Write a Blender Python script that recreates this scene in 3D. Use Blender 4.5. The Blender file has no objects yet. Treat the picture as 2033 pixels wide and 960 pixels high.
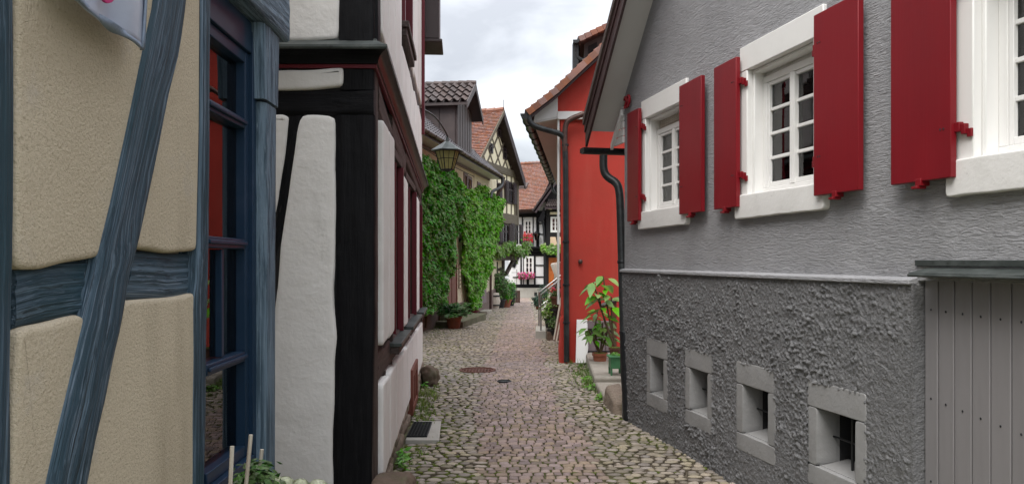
import bpy, bmesh, math, random
from mathutils import Vector, Matrix, noise
from mathutils.geometry import tessellate_polygon
random.seed(7)
R = math.radians
SC = bpy.context.scene
COL = SC.collection
# ---------------------------------------------------------------- camera, sky, sun, exposure
F, CX, HZ, CH = 1500.0, 1016.5, 516.0, 1.6
cam = bpy.data.cameras.new('camera'); camo = bpy.data.objects.new('camera', cam); COL.objects.link(camo)
camo.location = (0, 0, CH); camo.rotation_euler = (R(90), 0, 0)
cam.sensor_width = 36; cam.lens = 36*F/2033; cam.shift_y = 36/2033
cam.clip_start = 0.05; cam.clip_end = 2000
SC.camera = camo
SC.render.resolution_x = 1024; SC.render.resolution_y = 483
SC.view_settings.view_transform = 'Standard'; SC.view_settings.look = 'None'
SC.view_settings.exposure = 1.5; SC.view_settings.gamma = 1
SUN_EL, SUN_ROT = R(56), R(212)      # high, behind the camera and to its left
W = bpy.data.worlds.new('World'); SC.world = W; W.use_nodes = True
nt = W.node_tree; nt.nodes.clear()
def wn(t, **k):
    n = nt.nodes.new(t)
    for a, b in k.items(): setattr(n, a, b)
    return n
sky = wn('ShaderNodeTexSky'); sky.sky_type = 'NISHITA'; sky.sun_disc = False; sky.sun_elevation = SUN_EL; sky.sun_rotation = SUN_ROT
tc = wn('ShaderNodeTexCoord'); mp = wn('ShaderNodeMapping'); mp.inputs['Scale'].default_value = (1, 1, 2.2); mp.inputs['Location'].default_value = (3.1, 1.4, .2)
nz = wn('ShaderNodeTexNoise'); nz.inputs['Scale'].default_value = 4.2; nz.inputs['Detail'].default_value = 7; nz.inputs['Roughness'].default_value = .5; nz.inputs['Distortion'].default_value = .3
rp = wn('ShaderNodeValToRGB')
e = rp.color_ramp.elements
e[0].position = .36; e[0].color = (.50, .52, .56, 1); e[1].position = .60; e[1].color = (1.0, 1.02, 1.05, 1)
el = rp.color_ramp.elements.new(.5); el.color = (.72, .745, .785, 1)
sc_ = wn('ShaderNodeVectorMath', operation='SCALE'); sc_.inputs['Scale'].default_value = 7.3
mx = wn('ShaderNodeMixRGB'); mx.inputs[0].default_value = .93
bg = wn('ShaderNodeBackground'); bg.inputs['Strength'].default_value = .1
wo = wn('ShaderNodeOutputWorld')
L = nt.links.new
L(tc.outputs['Generated'], mp.inputs[0]); L(mp.outputs[0], nz.inputs['Vector']); L(nz.outputs['Fac'], rp.inputs[0])
sx_ = wn('ShaderNodeSeparateXYZ'); L(tc.outputs['Generated'], sx_.inputs[0])   # overcast sky: brighter towards the zenith all round
mz = wn('ShaderNodeMapRange'); mz.inputs[1].default_value = 0; mz.inputs[2].default_value = 1; mz.inputs[3].default_value = 2.8; mz.inputs[4].default_value = 11.5; L(sx_.outputs['Z'], mz.inputs[0]); L(mz.outputs[0], sc_.inputs['Scale'])
L(rp.outputs[0], sc_.inputs[0]); L(sky.outputs[0], mx.inputs[1]); L(sc_.outputs[0], mx.inputs[2]); L(mx.outputs[0], bg.inputs[0]); L(bg.outputs[0], wo.inputs[0])
sl = bpy.data.lights.new('sun', 'SUN'); sl.energy = 1.3; sl.angle = R(40); sl.color = (1, .96, .9)
so = bpy.data.objects.new('sun', sl); COL.objects.link(so)
sd = Vector((math.sin(SUN_ROT)*math.cos(SUN_EL), math.cos(SUN_ROT)*math.cos(SUN_EL), math.sin(SUN_EL)))
so.rotation_euler = sd.to_track_quat('Z', 'Y').to_euler(); so.location = (0, 0, 30)

# ---------------------------------------------------------------- materials
def mat(name, col, rough=.8, vary=(), bump=(), coord='Object', rnd=0, wood=None, metal=0, spec=.4, trans=0, orand=0, huev=0):
    """vary: (scale xyz, colour, lo, hi, amount) patches of a second colour; bump: (scale xyz, strength, distance, detail)"""
    m = bpy.data.materials.new(name); m.use_nodes = True; t = m.node_tree; t.nodes.clear(); N = t.nodes.new; LK = t.links.new
    out = N('ShaderNodeOutputMaterial'); p = N('ShaderNodeBsdfPrincipled')
    p.inputs['Roughness'].default_value = rough; p.inputs['Metallic'].default_value = metal; p.inputs['Specular IOR Level'].default_value = spec
    if wood or coord == 'gc':
        c = N('ShaderNodeAttribute'); c.attribute_name = 'gc'; vec = c.outputs['Vector']
    elif coord == 'World':
        c = N('ShaderNodeNewGeometry'); vec = c.outputs['Position']
    else:
        c = N('ShaderNodeTexCoord'); vec = c.outputs[coord]
    def nse(scale, detail=4, rough_=.55, dist=0):
        mpn = N('ShaderNodeMapping'); mpn.inputs['Scale'].default_value = scale if hasattr(scale, '__len__') else (scale,)*3
        LK(vec, mpn.inputs[0]); n = N('ShaderNodeTexNoise'); n.inputs['Scale'].default_value = 1; n.inputs['Detail'].default_value = detail
        n.inputs['Roughness'].default_value = rough_; n.inputs['Distortion'].default_value = dist; LK(mpn.outputs[0], n.inputs['Vector']); return n.outputs['Fac']
    base = N('ShaderNodeRGB'); base.outputs[0].default_value = (*col, 1); cur = base.outputs[0]
    for v in vary:
        scale, c2, lo, hi, amt = v[:5]
        mr = N('ShaderNodeMapRange'); mr.inputs[1].default_value = lo; mr.inputs[2].default_value = hi; mr.inputs[3].default_value = 0; mr.inputs[4].default_value = amt
        LK(nse(scale, 5, .6, v[5] if len(v) > 5 else 0), mr.inputs[0])
        mxn = N('ShaderNodeMixRGB'); LK(mr.outputs[0], mxn.inputs[0]); LK(cur, mxn.inputs[1]); mxn.inputs[2].default_value = (*c2, 1); cur = mxn.outputs[0]
    if rnd or orand or huev:
        h = N('ShaderNodeHueSaturation'); LK(cur, h.inputs['Color'])
        a = N('ShaderNodeAttribute'); a.attribute_name = 'rnd'; src = a.outputs['Fac']
        if orand:
            oi = N('ShaderNodeObjectInfo'); ad = N('ShaderNodeMath'); ad.operation = 'ADD'; LK(src, ad.inputs[0]); LK(oi.outputs['Random'], ad.inputs[1])
            fr = N('ShaderNodeMath'); fr.operation = 'FRACT'; LK(ad.outputs[0], fr.inputs[0]); src = fr.outputs[0]
        mr = N('ShaderNodeMapRange'); mr.inputs[3].default_value = 1-max(rnd, orand); mr.inputs[4].default_value = 1+max(rnd, orand); LK(src, mr.inputs[0]); LK(mr.outputs[0], h.inputs['Value'])
        if huev:
            m2 = N('ShaderNodeMath'); m2.operation = 'MULTIPLY'; m2.inputs[1].default_value = 7.31; LK(src, m2.inputs[0])
            f2 = N('ShaderNodeMath'); f2.operation = 'FRACT'; LK(m2.outputs[0], f2.inputs[0])
            r2 = N('ShaderNodeMapRange'); r2.inputs[3].default_value = .5-huev; r2.inputs[4].default_value = .5+huev; LK(f2.outputs[0], r2.inputs[0]); LK(r2.outputs[0], h.inputs['Hue'])
            r3 = N('ShaderNodeMapRange'); r3.inputs[3].default_value = .7; r3.inputs[4].default_value = 1.25; LK(f2.outputs[0], r3.inputs[0]); LK(r3.outputs[0], h.inputs['Saturation'])
        cur = h.outputs[0]
    LK(cur, p.inputs['Base Color'])
    prev = None
    for b in bump:
        scale, st, d = b[:3]; bn = N('ShaderNodeBump'); bn.inputs['Strength'].default_value = st; bn.inputs['Distance'].default_value = d
        LK(nse(scale, b[3] if len(b) > 3 else 3, .55, b[4] if len(b) > 4 else 0), bn.inputs['Height'])
        if prev: LK(prev, bn.inputs['Normal'])
        prev = bn.outputs[0]
    if prev: LK(prev, p.inputs['Normal'])
    if trans:
        tr = N('ShaderNodeBsdfTranslucent'); LK(cur, tr.inputs[0]); ms = N('ShaderNodeMixShader'); ms.inputs[0].default_value = trans
        LK(p.outputs[0], ms.inputs[1]); LK(tr.outputs[0], ms.inputs[2]); LK(ms.outputs[0], out.inputs[0])
    else: LK(p.outputs[0], out.inputs[0])
    return m
def glassmat(name, tint=(.8, .85, .85), ior=1.6, rough=.0):
    m = bpy.data.materials.new(name); m.use_nodes = True; t = m.node_tree; t.nodes.clear(); N = t.nodes.new
    o = N('ShaderNodeOutputMaterial'); f = N('ShaderNodeFresnel'); f.inputs[0].default_value = ior
    g = N('ShaderNodeBsdfGlossy'); g.inputs['Roughness'].default_value = rough; tr = N('ShaderNodeBsdfTransparent'); tr.inputs[0].default_value = (*tint, 1)
    ge = N('ShaderNodeNewGeometry'); ms = N('ShaderNodeMixShader'); t.links.new(f.outputs[0], ms.inputs[0]); t.links.new(tr.outputs[0], ms.inputs[1]); t.links.new(g.outputs[0], ms.inputs[2])
    nn = N('ShaderNodeTexNoise'); nn.inputs['Scale'].default_value = 3; bn = N('ShaderNodeBump'); bn.inputs['Strength'].default_value = .12; bn.inputs['Distance'].default_value = .01
    cc = N('ShaderNodeTexCoord'); t.links.new(cc.outputs['Object'], nn.inputs['Vector']); t.links.new(nn.outputs['Fac'], bn.inputs['Height']); t.links.new(bn.outputs[0], g.inputs['Normal'])
    t.links.new(ms.outputs[0], o.inputs[0]); return m
K = {}
K['tan'] = mat('tan_plaster', (.60, .515, .39), .92, [((150, 150, 150), (.36, .30, .21), .54, .66, .65), (.9, (.66, .60, .50), .55, .7, .5), (1.6, (.47, .39, .28), .42, .75, .55), ((2.5, 2.5, .5), (.30, .24, .16), .58, .78, .5), ((9, 9, 2), (.56, .49, .37), .55, .8, .5), (5, (.52, .47, .42), .6, .72, .5)],
    [((110, 110, 110), .9, .006, 8), ((300, 300, 300), 1, .003, 4), (6, .2, .012, 2)])
K['blue'] = mat('weathered_blue_timber', (.026, .055, .082), .65, [((.3, 60, 30), (.13, .195, .265), .47, .62, .8, .03), ((2.2, 170, 60), (.27, .34, .44), .56, .66, .6), ((7, 60, 60), (.012, .022, .035), .60, .66, .7), ((.6, 120, 60), (.010, .018, .026), .58, .61, .9), (1.1, (.01, .045, .062), .5, .62, .6)],
    [((.9, 110, 50), 1, .009, 4, .03), ((.5, 30, 20), 1, .010, 2, .02), ((14, 160, 90), .6, .004)], wood=1)
K['bluepaint'] = mat('navy_window_paint', (.014, .034, .068), .35, [(6, (.03, .05, .09), .5, .7, .5)], [((8, 8, 8), .1, .002)], spec=.22)
K['bluelight'] = mat('peeling_light_blue_timber', (.14, .205, .27), .6, [((3, 45, 45), (.03, .06, .09), .45, .6, .85, .1), ((12, 60, 60), (.24, .31, .37), .56, .7, .7)],
    [((4, 60, 40), 1, .012, 5), ((30, 50, 50), .6, .005)], wood=1)
K['black'] = mat('black_timber_paint', (.004, .004, .0055), .6, [((4, 60, 30), (.013, .013, .0145), .5, .75, .7)], [((3, 40, 40), .7, .008, 4, .2), (9, .5, .012), ((14, 120, 80), .4, .003)], wood=1, spec=.18)
K['blackwall'] = mat('dark_timber_ground', (.012, .011, .012), .7, [], [(12, .5, .01)])
K['white'] = mat('offwhite_plaster', (.80, .775, .75), .9, [(1.7, (.70, .67, .645), .45, .75, .6), (14, (.84, .82, .80), .5, .8, .5), ((1.1, 1.1, .5), (.60, .565, .53), .55, .78, .6), ((5, 5, 1.2), (.42, .40, .37), .62, .8, .5)], [(45, .45, .006, 4), (6, .5, .02, 3)])
K['brownt'] = mat('dark_brown_timber', (.045, .030, .026), .7, [((4, 50, 30), (.095, .07, .06), .45, .7, .8)], [((3, 60, 40), .9, .008, 4)], wood=1)
K['greybrown'] = mat('faded_greybrown_timber', (.115, .095, .068), .75, [((3, 50, 30), (.17, .145, .11), .45, .7, .8)], [((3, 60, 40), .8, .006)], wood=1)
K['redtrim'] = mat('dark_red_gloss_trim', (.12, .008, .016), .35, [(8, (.13, .01, .018), .5, .8, .5)], [(20, .1, .002)])
K['shutter'] = mat('oxblood_shutter_paint', (.19, .0065, .012), .36, [((3, 3, .8), (.14, .006, .011), .42, .72, .7), ((40, 40, 2), (.215, .010, .017), .55, .8, .35), (26, (.30, .06, .06), .70, .74, .3)], [((70, 70, 3), .35, .0015), (4, .15, .01)], spec=.35)
K['copper'] = mat('weathered_metal_flashing', (.055, .065, .062), .45, [((5, 5, 9), (.13, .145, .14), .45, .7, .8), (20, (.02, .022, .02), .55, .7, .6)], [(20, .2, .003)], metal=.3)
K['zinc'] = mat('dark_zinc_pipe', (.035, .038, .04), .4, [(8, (.075, .08, .08), .45, .75, .8), (30, (.015, .015, .015), .6, .75, .5)], [(25, .25, .002)], metal=.5)
K['rustpipe'] = mat('brown_zinc_pipe', (.07, .04, .035), .45, [(10, (.13, .08, .07), .45, .7, .8)], [(20, .2, .002)], metal=.4)
K['stucco'] = mat('grey_combed_stucco', (.315, .315, .33), .8, [((2.2, 2.2, .5), (.24, .238, .24), .52, .75, .5), (1.2, (.25, .25, .262), .42, .7, .7), (.7, (.34, .342, .355), .5, .7, .5), (35, (.36, .36, .37), .5, .8, .3)],
    [((9, 9, 62), 1.0, .016, 4, 1.6), ((26, 26, 120), .7, .006, 3, 1.0), (3, .4, .03)])
K['plinth'] = mat('dark_roughcast', (.155, .155, .16), .82, [(1.5, (.12, .12, .125), .45, .7, .6), (30, (.25, .25, .253), .5, .75, .5)], [(75, 1, .010, 6), (28, .8, .012, 4)])
K['plinthflat'] = mat('grey_painted_stone', (.27, .268, .268), .85, [(3, (.17, .168, .167), .45, .7, .6), ((8, 8, 3), (.28, .275, .27), .5, .75, .5)], [(50, .5, .004), (9, .4, .012)])
K['greyboard'] = mat('grey_painted_boards', (.215, .205, .21), .5, [((14, 14, 1.2), (.185, .175, .18), .45, .7, .6), (45, (.25, .24, .24), .74, .78, .5)], [((90, 90, 3), .3, .001), ((5, 5, 2), .15, .01)])
K['whitepaint'] = mat('white_gloss_paint', (.74, .735, .72), .45, [(4, (.66, .65, .63), .5, .75, .5)], [((20, 20, 20), .15, .003)])
K['whitestone'] = mat('white_painted_stone', (.70, .69, .675), .75, [(5, (.58, .57, .55), .5, .75, .5), (40, (.5, .49, .47), .64, .72, .5)], [(45, .35, .004), (10, .2, .008)])
K['soffit'] = mat('grey_white_soffit_board', (.60, .59, .575), .6, [(2, (.52, .51, .495), .5, .75, .5)], [((30, 30, 3), .15, .002)])
K['barge'] = mat('brown_barge_board', (.05, .026, .026), .4, [((10, 10, 2), (.085, .05, .048), .5, .75, .7)], [((60, 60, 4), .2, .002)])
K['glass'] = glassmat('window_glass', (.75, .8, .8), 1.75)
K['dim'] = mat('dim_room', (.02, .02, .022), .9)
K['curtain'] = mat('grey_net_curtain', (.38, .39, .40), .9, [((30, 30, 1), (.22, .23, .25), .4, .65, .8)], trans=.2)
K['redwall'] = mat('brick_red_render', (.46, .043, .030), .85, [(1.3, (.35, .045, .03), .42, .72, .7), ((3, 3, .5), (.47, .10, .075), .5, .75, .5), ((2, 2, .35), (.26, .04, .03), .60, .78, .5), (25, (.40, .055, .035), .5, .8, .4)], [(35, .35, .005), (5, .25, .015)])
K['ivorywall'] = mat('ivory_old_render', (.66, .60, .45), .9, [(1.2, (.52, .45, .31), .45, .7, .7), ((3, 3, 1.0), (.33, .235, .15), .56, .72, .75)], [(30, .4, .006)])
K['plinthbrown'] = mat('brown_stone_plinth', (.16, .115, .10), .9, [(4, (.10, .075, .065), .45, .7, .8), (12, (.22, .17, .15), .5, .7, .5)], [(12, .7, .02)])
K['cream'] = mat('cream_infill', (.86, .79, .60), .9, [(2, (.78, .70, .51), .45, .7, .6)], [(25, .3, .006)])
K['peach'] = mat('peach_infill', (.66, .49, .34), .9, [(2, (.58, .43, .3), .45, .7, .6)], [(25, .3, .006)])
K['clean'] = mat('white_infill', (.72, .72, .73), .85, [(2, (.62, .62, .64), .45, .7, .6)], [(20, .3, .006)])
K['tile_red'] = mat('red_clay_tiles', (.255, .12, .088), .75, [(6, (.17, .085, .065), .45, .7, .7), (2, (.23, .155, .12), .5, .7, .6)], [(25, .4, .005)], rnd=.18, orand=.16, huev=.007)
K['tile_brown'] = mat('aged_brown_tiles', (.085, .064, .060), .7, [(6, (.055, .042, .04), .45, .7, .7)], [(25, .4, .005)], rnd=.2, orand=.2, huev=.01)
K['tile_dark'] = mat('dark_slate_tiles', (.075, .068, .075), .55, [(6, (.045, .04, .045), .45, .7, .7)], [(25, .3, .005)], rnd=.3)
K['setts'] = mat('purple_brown_setts', (.29, .215, .182), .7, [(.8, (.25, .20, .185), .45, .65, .7), (22, (.24, .18, .155), .45, .7, .6), (50, (.42, .35, .31), .55, .75, .5), (2.3, (.24, .22, .11), .60, .72, .5)], [(60, .5, .003), (14, .15, .008)], coord='World', rnd=.30, orand=.30, huev=.03)
K['cobble'] = mat('tan_river_cobbles', (.285, .245, .195), .72, [(.9, (.225, .20, .172), .45, .65, .7), (20, (.27, .21, .16), .45, .7, .6), (50, (.37, .33, .27), .55, .75, .5), (1.7, (.20, .20, .09), .58, .70, .45)], [(45, .5, .006), (14, .3, .012)], coord='World', rnd=.34, orand=.34, huev=.022)
K['dirt_and_flank_shade'] = mat('mossy_joint_earth_and_flank_shade', (.105, .085, .062), .95, [(1.3, (.12, .14, .035), .42, .58, .85), (14, (.14, .11, .08), .5, .7, .6)], [(30, .8, .02)], coord='World')  # joint earth; on the stones' flanks it also paints the shade between rows
K['moss'] = mat('moss', (.09, .115, .02), .95, [(8, (.15, .16, .03), .45, .7, .8)], [(60, .9, .01)], coord='World', trans=.1)
K['stone'] = mat('rough_sandstone', (.23, .18, .14), .9, [(3, (.13, .11, .085), .42, .7, .8), (9, (.13, .15, .06), .55, .7, .6), (25, (.32, .27, .22), .5, .75, .5)], [(18, .8, .02), (60, .5, .006)])
K['darkstone'] = mat('damp_brown_boulder', (.13, .09, .065), .8, [(4, (.07, .05, .035), .42, .7, .8), (8, (.10, .12, .05), .5, .7, .6), (3, (.19, .16, .12), .55, .7, .6)], [(14, .8, .02)])
K['slab'] = mat('worn_pale_slab', (.33, .30, .255), .85, [(4, (.22, .20, .17), .42, .7, .8), (12, (.17, .18, .10), .6, .75, .6)], [(25, .6, .008)])
K['greenstep'] = mat('mossy_sandstone_step', (.16, .15, .095), .9, [(4, (.09, .105, .05), .45, .65, .8)], [(20, .6, .01)])
K['concrete'] = mat('pale_concrete', (.40, .385, .35), .85, [(3, (.30, .28, .25), .45, .7, .7), (14, (.22, .23, .14), .6, .75, .5)], [(40, .4, .004)])
K['iron'] = mat('black_iron', (.025, .027, .03), .45, [(14, (.05, .05, .052), .5, .7, .6)], [(30, .3, .003)], metal=.6)
K['rust'] = mat('rusty_iron_cover', (.13, .048, .032), .65, [(10, (.075, .035, .028), .45, .7, .8)], [(50, .5, .004)], metal=.3)
K['steel'] = mat('brushed_steel_rail', (.42, .42, .43), .28, [(12, (.32, .32, .33), .5, .7, .6)], metal=.9)
K['terracotta'] = mat('terracotta_pot', (.29, .095, .052), .8, [(7, (.22, .10, .07), .45, .7, .7), (14, (.40, .25, .19), .6, .75, .6)], [(30, .3, .003)])
K['blackpot'] = mat('black_plastic_pot', (.014, .014, .016), .45, [(9, (.03, .03, .03), .5, .7, .5)])
K['brownpot'] = mat('brown_plastic_pot', (.085, .035, .022), .55, [(9, (.12, .055, .035), .5, .7, .5)])
K['greenplanter'] = mat('green_painted_planter', (.06, .20, .09), .5, [(9, (.04, .14, .065), .5, .7, .6)], [(30, .2, .002)])
K['soil'] = mat('potting_soil', (.03, .022, .016), .95, [(40, (.06, .05, .035), .5, .7, .6)], [(60, .9, .01)])
def leafm(n, c, c2, tr=.25, hv=.03, rn=.4): return mat(n, c, .42, [(1.4, c2, .42, .62, .85)], [], rnd=rn, huev=hv, trans=tr)
K['ivy_dark'] = leafm('dark_ivy_leaves', (.15, .41, .045), (.10, .30, .04), .38)
K['ivy_light'] = leafm('bright_creeper_leaves', (.22, .50, .035), (.15, .38, .032), .4)
K['shrub'] = leafm('shrub_leaves', (.085, .17, .045), (.13, .20, .06), .25)
K['fern'] = leafm('fern_leaves', (.065, .18, .045), (.11, .23, .055), .3)
K['vine'] = leafm('vine_leaves', (.20, .33, .06), (.13, .25, .055), .35)
K['bigleaf'] = leafm('broad_bright_leaves', (.16, .36, .04), (.09, .26, .04), .15, .02, .25)
K['conifer'] = leafm('bluegreen_conifer', (.035, .085, .05), (.05, .10, .055), .2)
K['grass'] = leafm('grass_blades', (.13, .22, .035), (.20, .24, .06), .35)
K['heather'] = leafm('brown_dry_plants', (.12, .07, .035), (.08, .09, .03), .2)
K['stem'] = mat('brown_stem', (.10, .065, .035), .8, [(20, (.06, .05, .03), .5, .7, .6)], [(40, .4, .003)])
K['pink'] = mat('magenta_petals', (.60, .05, .24), .6, rnd=.35, huev=.02, trans=.2)
K['redpetal'] = mat('red_petals', (.58, .02, .06), .6, rnd=.35, huev=.02, trans=.2)
K['whitepetal'] = mat('white_petals', (.74, .74, .66), .6, rnd=.15, trans=.2)
K['cream_petal'] = mat('greenish_white_petals', (.66, .68, .50), .65, rnd=.18, huev=.02, trans=.25)
K['satin'] = mat('silver_satin', (.36, .40, .50), .38, [((3, 3, 12), (.50, .53, .62), .45, .65, .6)], [((9, 9, 9), .3, .01), ((400, 400, 400), .2, .0005)], spec=.6)
K['satinhem'] = mat('satin_hem', (.22, .27, .36), .6, [], [(90, .7, .004)])
K['magenta'] = mat('magenta_print', (.50, .015, .16), .5)
K['door_red'] = mat('redbrown_door_paint', (.17, .050, .032), .55, [((30, 30, 2), (.12, .035, .025), .45, .7, .7)], [((40, 40, 3), .3, .003)])
K['door_orange'] = mat('orange_varnished_door', (.42, .115, .022), .4, [((30, 30, 2), (.28, .07, .015), .45, .7, .7)])
K['mauve'] = mat('mauve_painted_wood', (.20, .155, .165), .7, [((5, 5, 3), (.15, .115, .12), .45, .7, .7), (12, (.27, .23, .23), .6, .75, .4)], [((30, 30, 5), .4, .004)])
K['shutdark'] = mat('dark_brown_shutter', (.035, .022, .026), .6, [((5, 5, 30), (.06, .04, .045), .45, .7, .7)])
K['slatewood'] = mat('dark_dormer_cladding', (.055, .042, .042), .55, [((2, 2, 1), (.095, .075, .072), .45, .7, .7)], [((20, 20, 3), .3, .004)])
K['palewood'] = mat('pale_weathered_wood', (.54, .49, .42), .8, [((30, 30, 3), (.32, .26, .20), .45, .7, .7)])
K['lampglass'] = mat('dirty_yellow_glass', (.58, .53, .22), .25, [(14, (.38, .34, .12), .45, .7, .6)], trans=.5)
K['brick'] = mat('red_brick_step', (.30, .11, .075), .85, [(9, (.22, .09, .065), .45, .7, .6)], orand=.2, rnd=.01)
K['fabric'] = mat('beige_cloth_cover', (.55, .50, .45), .85, [(5, (.47, .42, .38), .45, .7, .6)], [(14, .5, .02)])
K['numred'] = mat('red_enamel_number', (.28, .01, .02), .35)

# ---------------------------------------------------------------- geometry helpers
BASE = {}
def tag(o, label=None, cat=None, group=None, kind=None):
    if label: o['label'] = label
    if cat: o['category'] = cat
    if group: o['group'] = group
    if kind: o['kind'] = kind
    return o
def root(name, loc, label, cat, group=None):
    o = bpy.data.objects.new(name, None); COL.objects.link(o); o.location = loc; o.empty_display_size = .1
    BASE[o.name] = Vector(loc); tag(o, label, cat, group); return o
class MB:
    def __init__(s): s.v = []; s.f = []; s.mi = []; s.rn = []; s.g = {}
    def add(s, vs, fs, mi=0, rn=None, gc=None):
        b = len(s.v)
        if gc:
            for i, g in enumerate(gc): s.g[b+i] = g
        s.v.extend([tuple(v) for v in vs]); s.f.extend([tuple(b+i for i in f) for f in fs]); s.mi.extend([mi]*len(fs))
        s.rn.extend([random.random() if rn is None else rn]*len(fs))
    def build(s, name, mats, parent=None, smooth=40, bevel=0, loc=None):
        me = bpy.data.meshes.new(name)
        base = BASE.get(parent.name, Vector()) if parent else Vector(loc or (0, 0, 0))
        bx, by, bz = base
        me.from_pydata([(x-bx, y-by, z-bz) for x, y, z in s.v], [], s.f)
        ms = mats if isinstance(mats, (list, tuple)) else [mats]
        for m in ms: me.materials.append(K[m] if isinstance(m, str) else m)
        if len(ms) > 1: me.polygons.foreach_set('material_index', s.mi)
        a = me.attributes.new('rnd', 'FLOAT', 'FACE'); a.data.foreach_set('value', s.rn)
        if s.g:
            ga = me.attributes.new('gc', 'FLOAT_VECTOR', 'POINT'); fl = []
            for i in range(len(s.v)): fl.extend(s.g.get(i, (0, 0, 0)))
            ga.data.foreach_set('vector', fl)
        if smooth:
            me.shade_smooth(); me.set_sharp_from_angle(angle=R(smooth))
        o = bpy.data.objects.new(name, me); COL.objects.link(o)
        if parent: o.parent = parent
        else: o.location = base
        BASE[o.name] = base
        if bevel:
            md = o.modifiers.new('bevel', 'BEVEL'); md.width = bevel; md.segments = 2; md.limit_method = 'ANGLE'; md.angle_limit = R(35)
        return o
class Plane:
    """vertical plane through o=(x,y), running along d, whose normal n looks at the viewer's side"""
    def __init__(s, o, d, n):
        s.o = Vector(o); s.d = Vector(d).normalized(); s.n = Vector((s.d.y, -s.d.x)); 
        if s.n.dot(Vector(n)) < 0: s.n = -s.n
    def P(s, px, py, off=0):
        r = Vector(((px-CX)/F, 1)); t = (s.o.dot(s.n)+off)/r.dot(s.n)
        return ((r*t-s.o).dot(s.d), CH+t*(HZ-py)/F)
    def u(s, px, off=0): return s.P(px, HZ, off)[0]
    def W(s, u, z, off=0):
        q = s.o+s.d*u+s.n*off; return Vector((q.x, q.y, z))
    def flip(s):
        # is (d, up) x -> n right-handed?
        return s.d.cross(Vector((0, 0)).lerp(s.n, 1)) if False else (s.d.x*s.n.y-s.d.y*s.n.x)
def gz(y): return 0 if y < 10 else -.015*(y-10)
def gp(px, py, dz=0):
    k = (py-HZ)/F
    y = (CH-dz)/k
    if y > 10: y = (CH-dz-.15)/(k-.015)
    return Vector(((px-CX)/F*y, y, gz(y)+dz))
def at(px, py, y): return Vector(((px-CX)/F*y, y, CH+(HZ-py)/F*y))
BOXF = [(0, 1, 2, 3), (7, 6, 5, 4), (0, 4, 5, 1), (1, 5, 6, 2), (2, 6, 7, 3), (3, 7, 4, 0)]
def orient(vs, fs):
    c = Vector((0, 0, 0))
    for v in vs: c += Vector(v)
    c /= len(vs); out = []
    for f in fs:
        p = [Vector(vs[i]) for i in f]; n = (p[1]-p[0]).cross(p[2]-p[0]); m = sum(p, Vector())/len(p)
        out.append(f if n.dot(m-c) >= 0 else tuple(reversed(f)))
    return out
def pbox(m, pl, u0, u1, z0, z1, o0, o1, mi=0, rn=None):
    vs = [pl.W(u0, z0, o0), pl.W(u1, z0, o0), pl.W(u1, z1, o0), pl.W(u0, z1, o0), pl.W(u0, z0, o1), pl.W(u1, z0, o1), pl.W(u1, z1, o1), pl.W(u0, z1, o1)]
    gc = []
    lu, lz = abs(u1-u0), abs(z1-z0); s = random.random()*20
    for i, (a, b, o) in enumerate([(u0, z0, o0), (u1, z0, o0), (u1, z1, o0), (u0, z1, o0), (u0, z0, o1), (u1, z0, o1), (u1, z1, o1), (u0, z1, o1)]):
        gc.append((a+s, b, o) if lu > lz else (b+s, a, o))
    m.add(vs, orient(vs, BOXF), mi, rn, gc)
def hexa(m, vs, mi=0, rn=None):
    s = random.random()*20; ax = [Vector(vs[1])-Vector(vs[0]), Vector(vs[3])-Vector(vs[0])]; k = 0 if ax[0].length > ax[1].length else 1
    a = ax[k].normalized(); b = ax[1-k].normalized(); c = a.cross(b)
    gc = [(Vector(v).dot(a)+s, Vector(v).dot(b), Vector(v).dot(c)) for v in vs]
    m.add(vs, orient(vs, BOXF), mi, rn, gc)
def wbox(m, c, size, rz=0, mi=0, rn=None, rot=None):
    q = rot or Matrix.Rotation(rz, 3, 'Z'); c = Vector(c); h = Vector(size)/2
    vs = [c+q @ Vector((sx*h.x, sy*h.y, sz*h.z)) for sz in (-1, 1) for sx, sy in ((-1, -1), (1, -1), (1, 1), (-1, 1))]
    m.add(vs, orient(vs, BOXF), mi, rn, [(v.x*size[0] and v.x, v.y, v.z) for v in vs])
def tube(m, pts, r, seg=8, mi=0, cap=True):
    pts = [Vector(p) for p in pts]; n = len(pts); rs = r if hasattr(r, '__len__') else [r]*n
    vs = []; ref = None; acc = 0; gc = []
    for i, p in enumerate(pts):
        t = (pts[min(i+1, n-1)]-pts[max(i-1, 0)]).normalized()
        if ref is None:
            ref = t.cross(Vector((0, 0, 1)));
            if ref.length < .1: ref = t.cross(Vector((1, 0, 0)))
        ref = (ref-t*ref.dot(t)).normalized(); b = t.cross(ref)
        if i: acc += (p-pts[i-1]).length
        for k in range(seg):
            a = 2*math.pi*k/seg; vs.append(p+(ref*math.cos(a)+b*math.sin(a))*rs[i]); gc.append((acc, k*.1, 0))
    fs = [(i*seg+k, i*seg+(k+1) % seg, (i+1)*seg+(k+1) % seg, (i+1)*seg+k) for i in range(n-1) for k in range(seg)]
    if cap: fs += [tuple(reversed(range(seg))), tuple((n-1)*seg+k for k in range(seg))]
    m.add(vs, fs, mi, None, gc)
def smoothpath(pts, it=2):
    pts = [Vector(p) for p in pts]
    for _ in range(it):
        q = [pts[0]]
        for a, b in zip(pts, pts[1:]): q += [a*.75+b*.25, a*.25+b*.75]
        pts = q+[pts[-1]]
    return pts
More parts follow.
